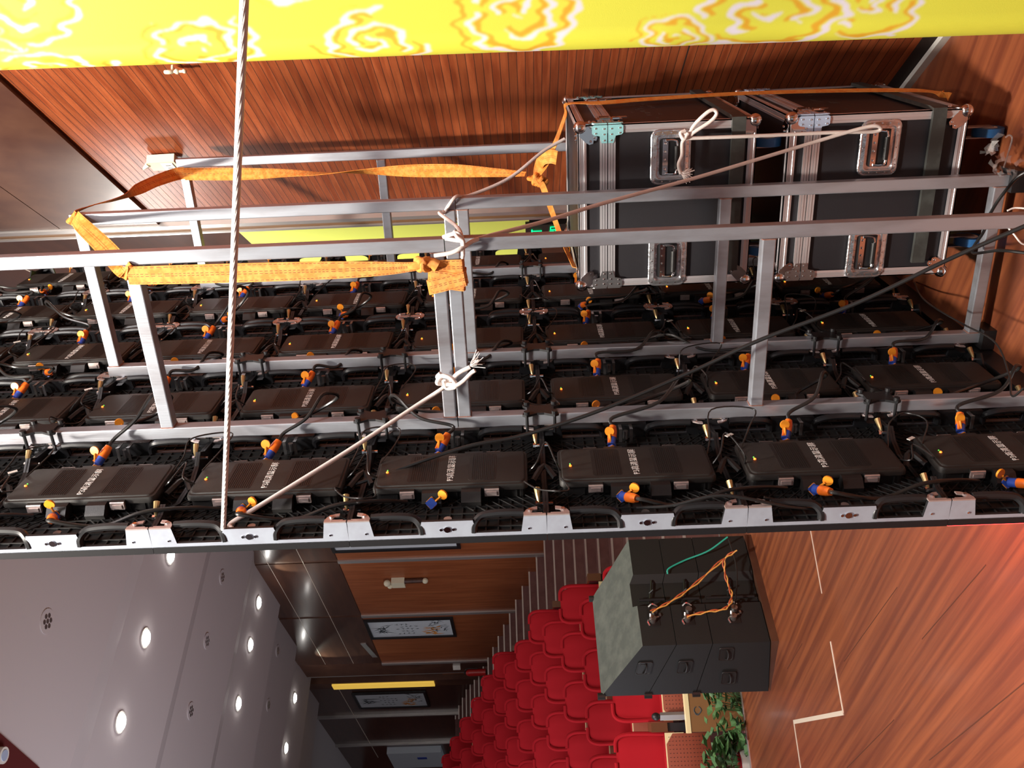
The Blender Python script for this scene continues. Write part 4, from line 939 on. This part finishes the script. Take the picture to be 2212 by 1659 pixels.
rown = ['front', 'second', 'third', 'fourth', 'fifth', 'sixth', 'seventh', 'eighth', 'ninth', 'tenth', 'eleventh', 'twelfth', 'thirteenth']
def seat_at(row, k, p, perf=False):
    global usedP, usedC
    if perf: c = CH_P if not usedP else dup(CH_P); usedP = True
    else: c = CH if not usedC else dup(CH); usedC = True
    c.location = p; c.rotation_euler = (0, 0, rots)
    nth = ['first', 'second', 'third', 'fourth', 'fifth', 'sixth', 'seventh'][k]
    c['label'] = 'red upholstered hall seat in the %s row, %s from the aisle' % (rown[row], nth); c['group'] = 'red seats of the auditorium'
fit = [(1325, 1509, 10.0), (-6.89, 8.41, -.53), (-7.16, 9.03, -.30), (-8.07, 9.45, -.08), (-8.57, 10.31, .12), (-9.54, 10.8, .36), (-10.42, 11.32, .58)]
ext = [(1066, 1440), (1041, 1488), (1019, 1535), (994, 1577), (973, 1618), (955, 1655)]
base = []
p = at(1325, 1509, D=1.0); p = p*(9.95/p.dot(ED)); base.append(p)
for q_ in fit[1:]: base.append(V(q_))
e_ = 15.37
for px, py in ext:
    e_ += .95; p = at(px, py, D=1.0); base.append(p*(e_/p.dot(ED)))
nums = [4, 5, 5, 5, 5, 4, 4, 4, 3, 3, 2, 2, 2]
tops = MB()
for r_, p in enumerate(base):
    k0 = -2 if r_ == 0 else 0
    for k in range(nums[r_]):
        pp = p-EN*.58*(k+k0)
        seat_at(r_, k, V((pp.x, pp.y, p.z-.97)), r_ == 0)
# front armrest stanchion seen beside the desk
ps = at(1417, 1548, D=1.0); ps = ps*(9.55/ps.dot(ED))
q = MB(); q.sph(ps, .045, 12, 8, (.9, .9, 1)); q.k = 1; q.box(ps+V((-.035, -.02, -.50)), ps+V((.035, .02, -.04))); q.k = 0; q.box(ps+V((-.05, -.03, -1.0)), ps+V((.05, .03, -.50))); tag(q.build('end_stanchion', ['blk', 'silver'], None, True), 'black and grey armrest stanchion between two front row seats', 'armrest')
# logo desk
dk = at(1483, 1535, D=8.8)
t = thing('lectern_desk', 'small brown desk with cream top edge and round logo before the front seats', 'desk', V((dk.x, dk.y, -2.12)))
hz = dk.z+.02+2.12
def dl(a, b, z_): return EN*a-ED*b+V((0, 0, z_))
q = MB(); q.prism([(-.20, -.03), (.20, -.03), (.20, .05), (-.20, .05)], lambda a, b: dl(a, b, 0), lambda a, b: dl(a, b, hz-.04)); q.build('desk_body', 'brown', t)
q = MB(); q.prism([(-.21, -.035), (.21, -.035), (.21, .055), (-.21, .055)], lambda a, b: dl(a, b, hz-.04), lambda a, b: dl(a, b, hz)); q.build('desk_top', 'cream', t)
q = MB(); q.tube([dl(.035*math.cos(x_), .053, hz-.12+.035*math.sin(x_)) for x_ in np.linspace(.4, 5.9, 12)], .004, 5, 2); q.tube([dl(.0, .053, hz-.16), dl(-.045, .053, hz-.12), dl(-.03, .053, hz-.09)], .004, 5, 3); q.build('logo', 'ink', t)
# plants in front of the stage
def plant(lab, base, n, h, spread, seed):
    t = thing('potted_plant', lab, 'plant', base); rr = random.Random(seed); q = MB(); st = MB()
    for k in range(n):
        az = rr.uniform(0, 6.28); rad = spread*math.sqrt(rr.random()); c_ = V((rad*math.cos(az), rad*math.sin(az), h*(.35+.65*rr.random()))); d = (V((math.cos(az), math.sin(az), rr.uniform(-.5, .6)))).normalized(); s_ = V((-d.y, d.x, rr.uniform(-.4, .4))).normalized(); l = rr.uniform(.10, .17)
        n_ = d.cross(s_); w_ = l*.34
        q.add([c_, c_+d*l*.3+s_*w_+n_*.01, c_+d*l*.7+s_*w_*.8, c_+d*l, c_+d*l*.7-s_*w_*.8, c_+d*l*.3-s_*w_+n_*.01, c_+d*l*.5-n_*.02], [(0, 1, 6), (1, 2, 6), (2, 3, 6), (3, 4, 6), (4, 5, 6), (5, 0, 6)])
        if k % 4 == 0: st.tube([V((0, 0, .1)), c_*.6+V((0, 0, .05)), c_], .004, 4, 3)
    q.build('foliage', 'green', t, False, 'stuff'); st.build('stems', 'green', t)
    q = MB(); q.cyl((0, 0, 0), (0, 0, .22), .10, 16, .13); q.build('pot', 'white', t, True)
pb = at(1560, 1545, D=8.25); plant('bushy green plant in a pot between the desk and the stage edge', V((pb.x, pb.y, pb.z-.60)), 150, .72, .27, 1)
pb = at(1556, 1650, D=8.15); plant('smaller green plant at the stage edge, beside the red round pot', V((pb.x, pb.y, pb.z-.40)), 80, .52, .19, 2)
pb = at(1620, 1648, D=8.15); q = MB(); q.cyl(pb+V((0, 0, -.3)), pb+V((0, 0, .10)), .08, 16, .10); tag(q.build('plant_pot', 'red', None, True), 'red round pot at the stage edge below the plants', 'pot')
# ================================================================== HALL WALL THINGS
def picture(lab, h0, h1, z0, z1, t0=.02, seed=1, flowers=True):
    c0 = hw((h0+h1)/2, t0, z0); t = thing('scroll_picture', lab, 'picture', c0, 0, 'framed vertical scroll pictures on the hall wall')
    def P(h, o_, z_): return hw(h, t0+o_, z_)-c0
    def pr(mb, a, b, o0, o1, za, zb): mb.prism([(a, o0), (b, o0), (b, o1), (a, o1)], lambda s, u: P(s, u, za), lambda s, u: P(s, u, zb))
    q = MB(); fwd = .07
    pr(q, h0-fwd, h0, 0, .05, z0-fwd, z1+fwd); pr(q, h1, h1+fwd, 0, .05, z0-fwd, z1+fwd); pr(q, h0, h1, 0, .05, z0-fwd, z0); pr(q, h0, h1, 0, .05, z1, z1+fwd); q.build('picture_frame', 'frame', t)
    q = MB(); pr(q, h0, h1, .0, .02, z0, z1); art = q.build('art_sheet', 'paper', t)
    q = MB(); rr = random.Random(seed); H_, W_ = z1-z0, h1-h0
    def stroke(cx, cz, l, w_, a):
        p0 = (cx-l/2*math.cos(a), cz-l/2*math.sin(a)); p1 = (cx+l/2*math.cos(a), cz+l/2*math.sin(a)); nx, nz = -math.sin(a)*w_, math.cos(a)*w_
        pts = [p0, ((p0[0]+p1[0])/2+nx, (p0[1]+p1[1])/2+nz), p1, ((p0[0]+p1[0])/2-nx, (p0[1]+p1[1])/2-nz)]
        q.add([P(h0+x*W_, .0215, z0+z_*H_) for x, z_ in pts], [(0, 1, 2, 3)])
    for k in range(16): stroke(.5+rr.uniform(-.22, .22), .84+rr.uniform(-.06, .06), rr.uniform(.1, .35), .012, rr.uniform(0, 3.1))
    for c_ in range(5):
        for k in range(3+c_ % 3):
            for m_ in range(3): stroke(.25+.14*c_+rr.uniform(-.03, .03), .66-.045*k*1.3+rr.uniform(-.008, .008)-.05*(c_ % 2), .06, .006, rr.uniform(0, 3.1))
    for k in range(30): stroke(rr.uniform(.05, .75), .06+.2*rr.random(), rr.uniform(.05, .22), .008, rr.uniform(-.8, 1.2))
    q.build('brush_strokes', 'ink', art)
    if flowers:
        q = MB(); 
        for k in range(22): stroke(.70+rr.uniform(-.25, .22), .24+rr.uniform(-.09, .1), rr.uniform(.06, .18), .02, rr.uniform(0, 3.1))
        q.build('blossom_print', 'bloom', art)
picture('white scroll picture in black frame, half hidden behind the screen edge', 13.75, 14.85, 1.45, 3.72, seed=1, flowers=False)
picture('white scroll picture in black frame on the middle wood panel', 18.2, 19.1, 1.90, 3.70, seed=2)
picture('white scroll picture in black frame on the far dark wall', 23.75, 24.85, 3.15, 5.0, -.28, 3)
t0_ = hw(22.62, -.10, 2.72); t = thing('lit_sign_strip', 'long vertical yellow lit strip on the pillar of the hall wall', 'sign', t0_)
q = MB(); q.prism([(22.5, -.12), (22.80, -.12), (22.80, -.08), (22.5, -.08)], lambda s, u: hw(s, u, 2.72)-t0_, lambda s, u: hw(s, u, 5.35)-t0_); q.build('sign_face', 'gold', t)
q = MB(); q.prism([(22.45, -.30), (22.85, -.30), (22.85, -.12), (22.45, -.12)], lambda s, u: hw(s, u, -1.2)-t0_, lambda s, u: hw(s, u, 6.0)-t0_); q.build('sign_pillar', 'darkwood', t)
# beige wall device
c0 = hw(16.25, .02, 2.75); t = thing('wall_intercom', 'beige wall device with a hanging lead on the wood panel beyond the screen', 'wall device', c0)
def hwl(a, o_, z_): return HD*a+HN*o_+V((0, 0, z_))
q = MB(); q.prism([(-.11, 0), (.11, 0), (.11, .12), (-.11, .12)], lambda s, u: hwl(s, u, -.14), lambda s, u: hwl(s, u, .12)); q.sph(hwl(-.08, .10, .20), .07, 10, 6); q.sph(hwl(.10, .08, .17), .055, 10, 6); q.build('device_body', 'beige', t)
q = MB(); q.cyl(hwl(-.04, .05, -.14), hwl(-.05, .05, -.50), .05, 8); q.build('device_lead', 'darkwood2', t); q = MB(); q.sph(hwl(-.05, .06, -.55), .06, 10, 6); q.build('lead_end', 'beige', t)
# vent slot
c0 = hw(19.9, .018, 4.05); q = MB(); q.prism([(0, 0), (.85, 0), (.85, .03), (0, .03)], lambda s, u: hw(19.5, 0, 3.95)+HD*s+HN*u+V((0, 0, s*-.16)), lambda s, u: hw(19.5, 0, 4.07)+HD*s+HN*u+V((0, 0, s*-.16))); tag(q.build('slot_vent', 'silver'), 'grey slanted slot vent on the dark upper hall wall', 'vent')
# extinguisher
c0 = hw(21.1, .20, 1.30); t = thing('fire_extinguisher', 'red fire extinguisher by the wall corner at the top of the stairs', 'fire extinguisher', c0)
q = MB(); q.cyl((0, 0, 0), (0, 0, .40), .085, 14); q.sph((0, 0, .40), .085, 12, 6); q.build('cylinder_body', 'leather', t, True); q = MB(); q.cyl((0, 0, .45), (0, 0, .53), .03, 8); q.tube([V((0, 0, .5)), V((.12, 0, .45)), V((.12, 0, .2))], .012, 6, 4); q.build('nozzle', 'blk', t, True)
c0 = hw(21.05, .05, 2.0); q = MB(); q.box(c0+V((-.07, -.05, -.09)), c0+V((.07, .05, .09))); tag(q.build('call_box', 'white'), 'small white box on the wall above the fire extinguisher', 'box')
c0 = hw(29.5, -.28, 3.6); q = MB(); q.prism([(28.9, -.3), (30.6, -.3), (30.6, -.1), (28.9, -.1)], lambda s, u: hw(s, u, 3.2), lambda s, u: hw(s, u, 4.9)); q.k = 1; q.prism([(29.4, -.1), (29.6, -.1), (29.6, -.09), (29.4, -.09)], lambda s, u: hw(s, u, 3.7), lambda s, u: hw(s, u, 4.0)); tag(q.build('notice_board', ['paper', 'blue']), 'pale board at the far top of the seats, lowest on the left wall', 'board')
# ================================================================== CEILING LAMPS
def ceil_z(p):
    h = p.dot(CD)
    for i in range(8):
        if h < bnd[i+1]: return zc[i]-(.03*(h-bnd[i])/(bnd[i+1]-bnd[i]) if i else 0)
    return zc[-1]
def place(px, py):
    zz = 5.3
    for _ in range(4): p = at(px, py, Z=zz); zz = ceil_z(p)
    return at(px, py, Z=zz)
nmL = ['nearest the screen edge', 'large, first of the nearest row', 'large, second of the nearest row', 'first of the second row', 'second of the second row', 'third of the second row', 'first of the far row', 'second of the far row']
for k, (px, py) in enumerate([(367, 1200), (314, 1378), (260, 1560), (558, 1302), (540, 1393), (514, 1520), (636, 1508), (617, 1616)]):
    p = place(px, py); t = thing('downlight', 'lit round ceiling downlight, %s' % nmL[k], 'ceiling light', p, 0, 'lit downlights in the hall ceiling')
    q = MB(); L = []
    for r_, z_ in ((.135, .01), (.135, -.006), (.11, -.010), (.105, .005)): L.append([V((r_*math.cos(a), r_*math.sin(a), z_)) for a in [2*math.pi*i/20 for i in range(20)]])
    q.ring(L, caps=False); q.build('trim_ring', 'white', t, True)
    q = MB(); q.sph((0, 0, -.012), .105, 16, 6, (1, 1, .35)); q.build('lamp_lens', 'lamp', t, True)
    spot('downlight_beam', p+V((0, 0, -.06)), p+V((0, 0, -3)), 9, (1, .95, .88), 120, .06, .8)
for k, (px, py) in enumerate([(101, 1342), (447, 1385), (412, 1536), (600, 1406), (580, 1523), (480, 1247)]):
    p = place(px, py); t = thing('ceiling_vent', 'dark round ceiling vent, %s' % ['largest, nearest the stage', 'left of the two in the second panel', 'lower one in the second panel', 'first on the far panel', 'second on the far panel', 'thin one by the screen edge'][k], 'vent', p, 0, 'unlit round fittings in the hall ceiling')
    q = MB(); q.cyl((0, 0, .01), (0, 0, -.008), .13, 20); q.build('trim_ring', 'ceil', t, True)
    q = MB()
    for a in range(6): q.cyl((.06*math.cos(a*1.047), .06*math.sin(a*1.047), -.008), (.06*math.cos(a*1.047), .06*math.sin(a*1.047), -.011), .026, 8)
    q.cyl((0, 0, -.008), (0, 0, -.011), .026, 8); q.build('vent_holes', 'steel', t)
spot('pillar_lamp', hw(22.62, .4, 6.2), hw(22.62, -.1, 4.5), 140, (1, .75, .35), 50, .04)
spot('wall_washer', hw(20.3, .35, 5.45), hw(19.8, 0, 4.6), 60, (.8, 1, .92), 60, .04)
spot('wall_washer', hw(15.6, .35, 5.25), hw(15.4, 0, 4.6), 45, (.8, 1, .92), 60, .04)
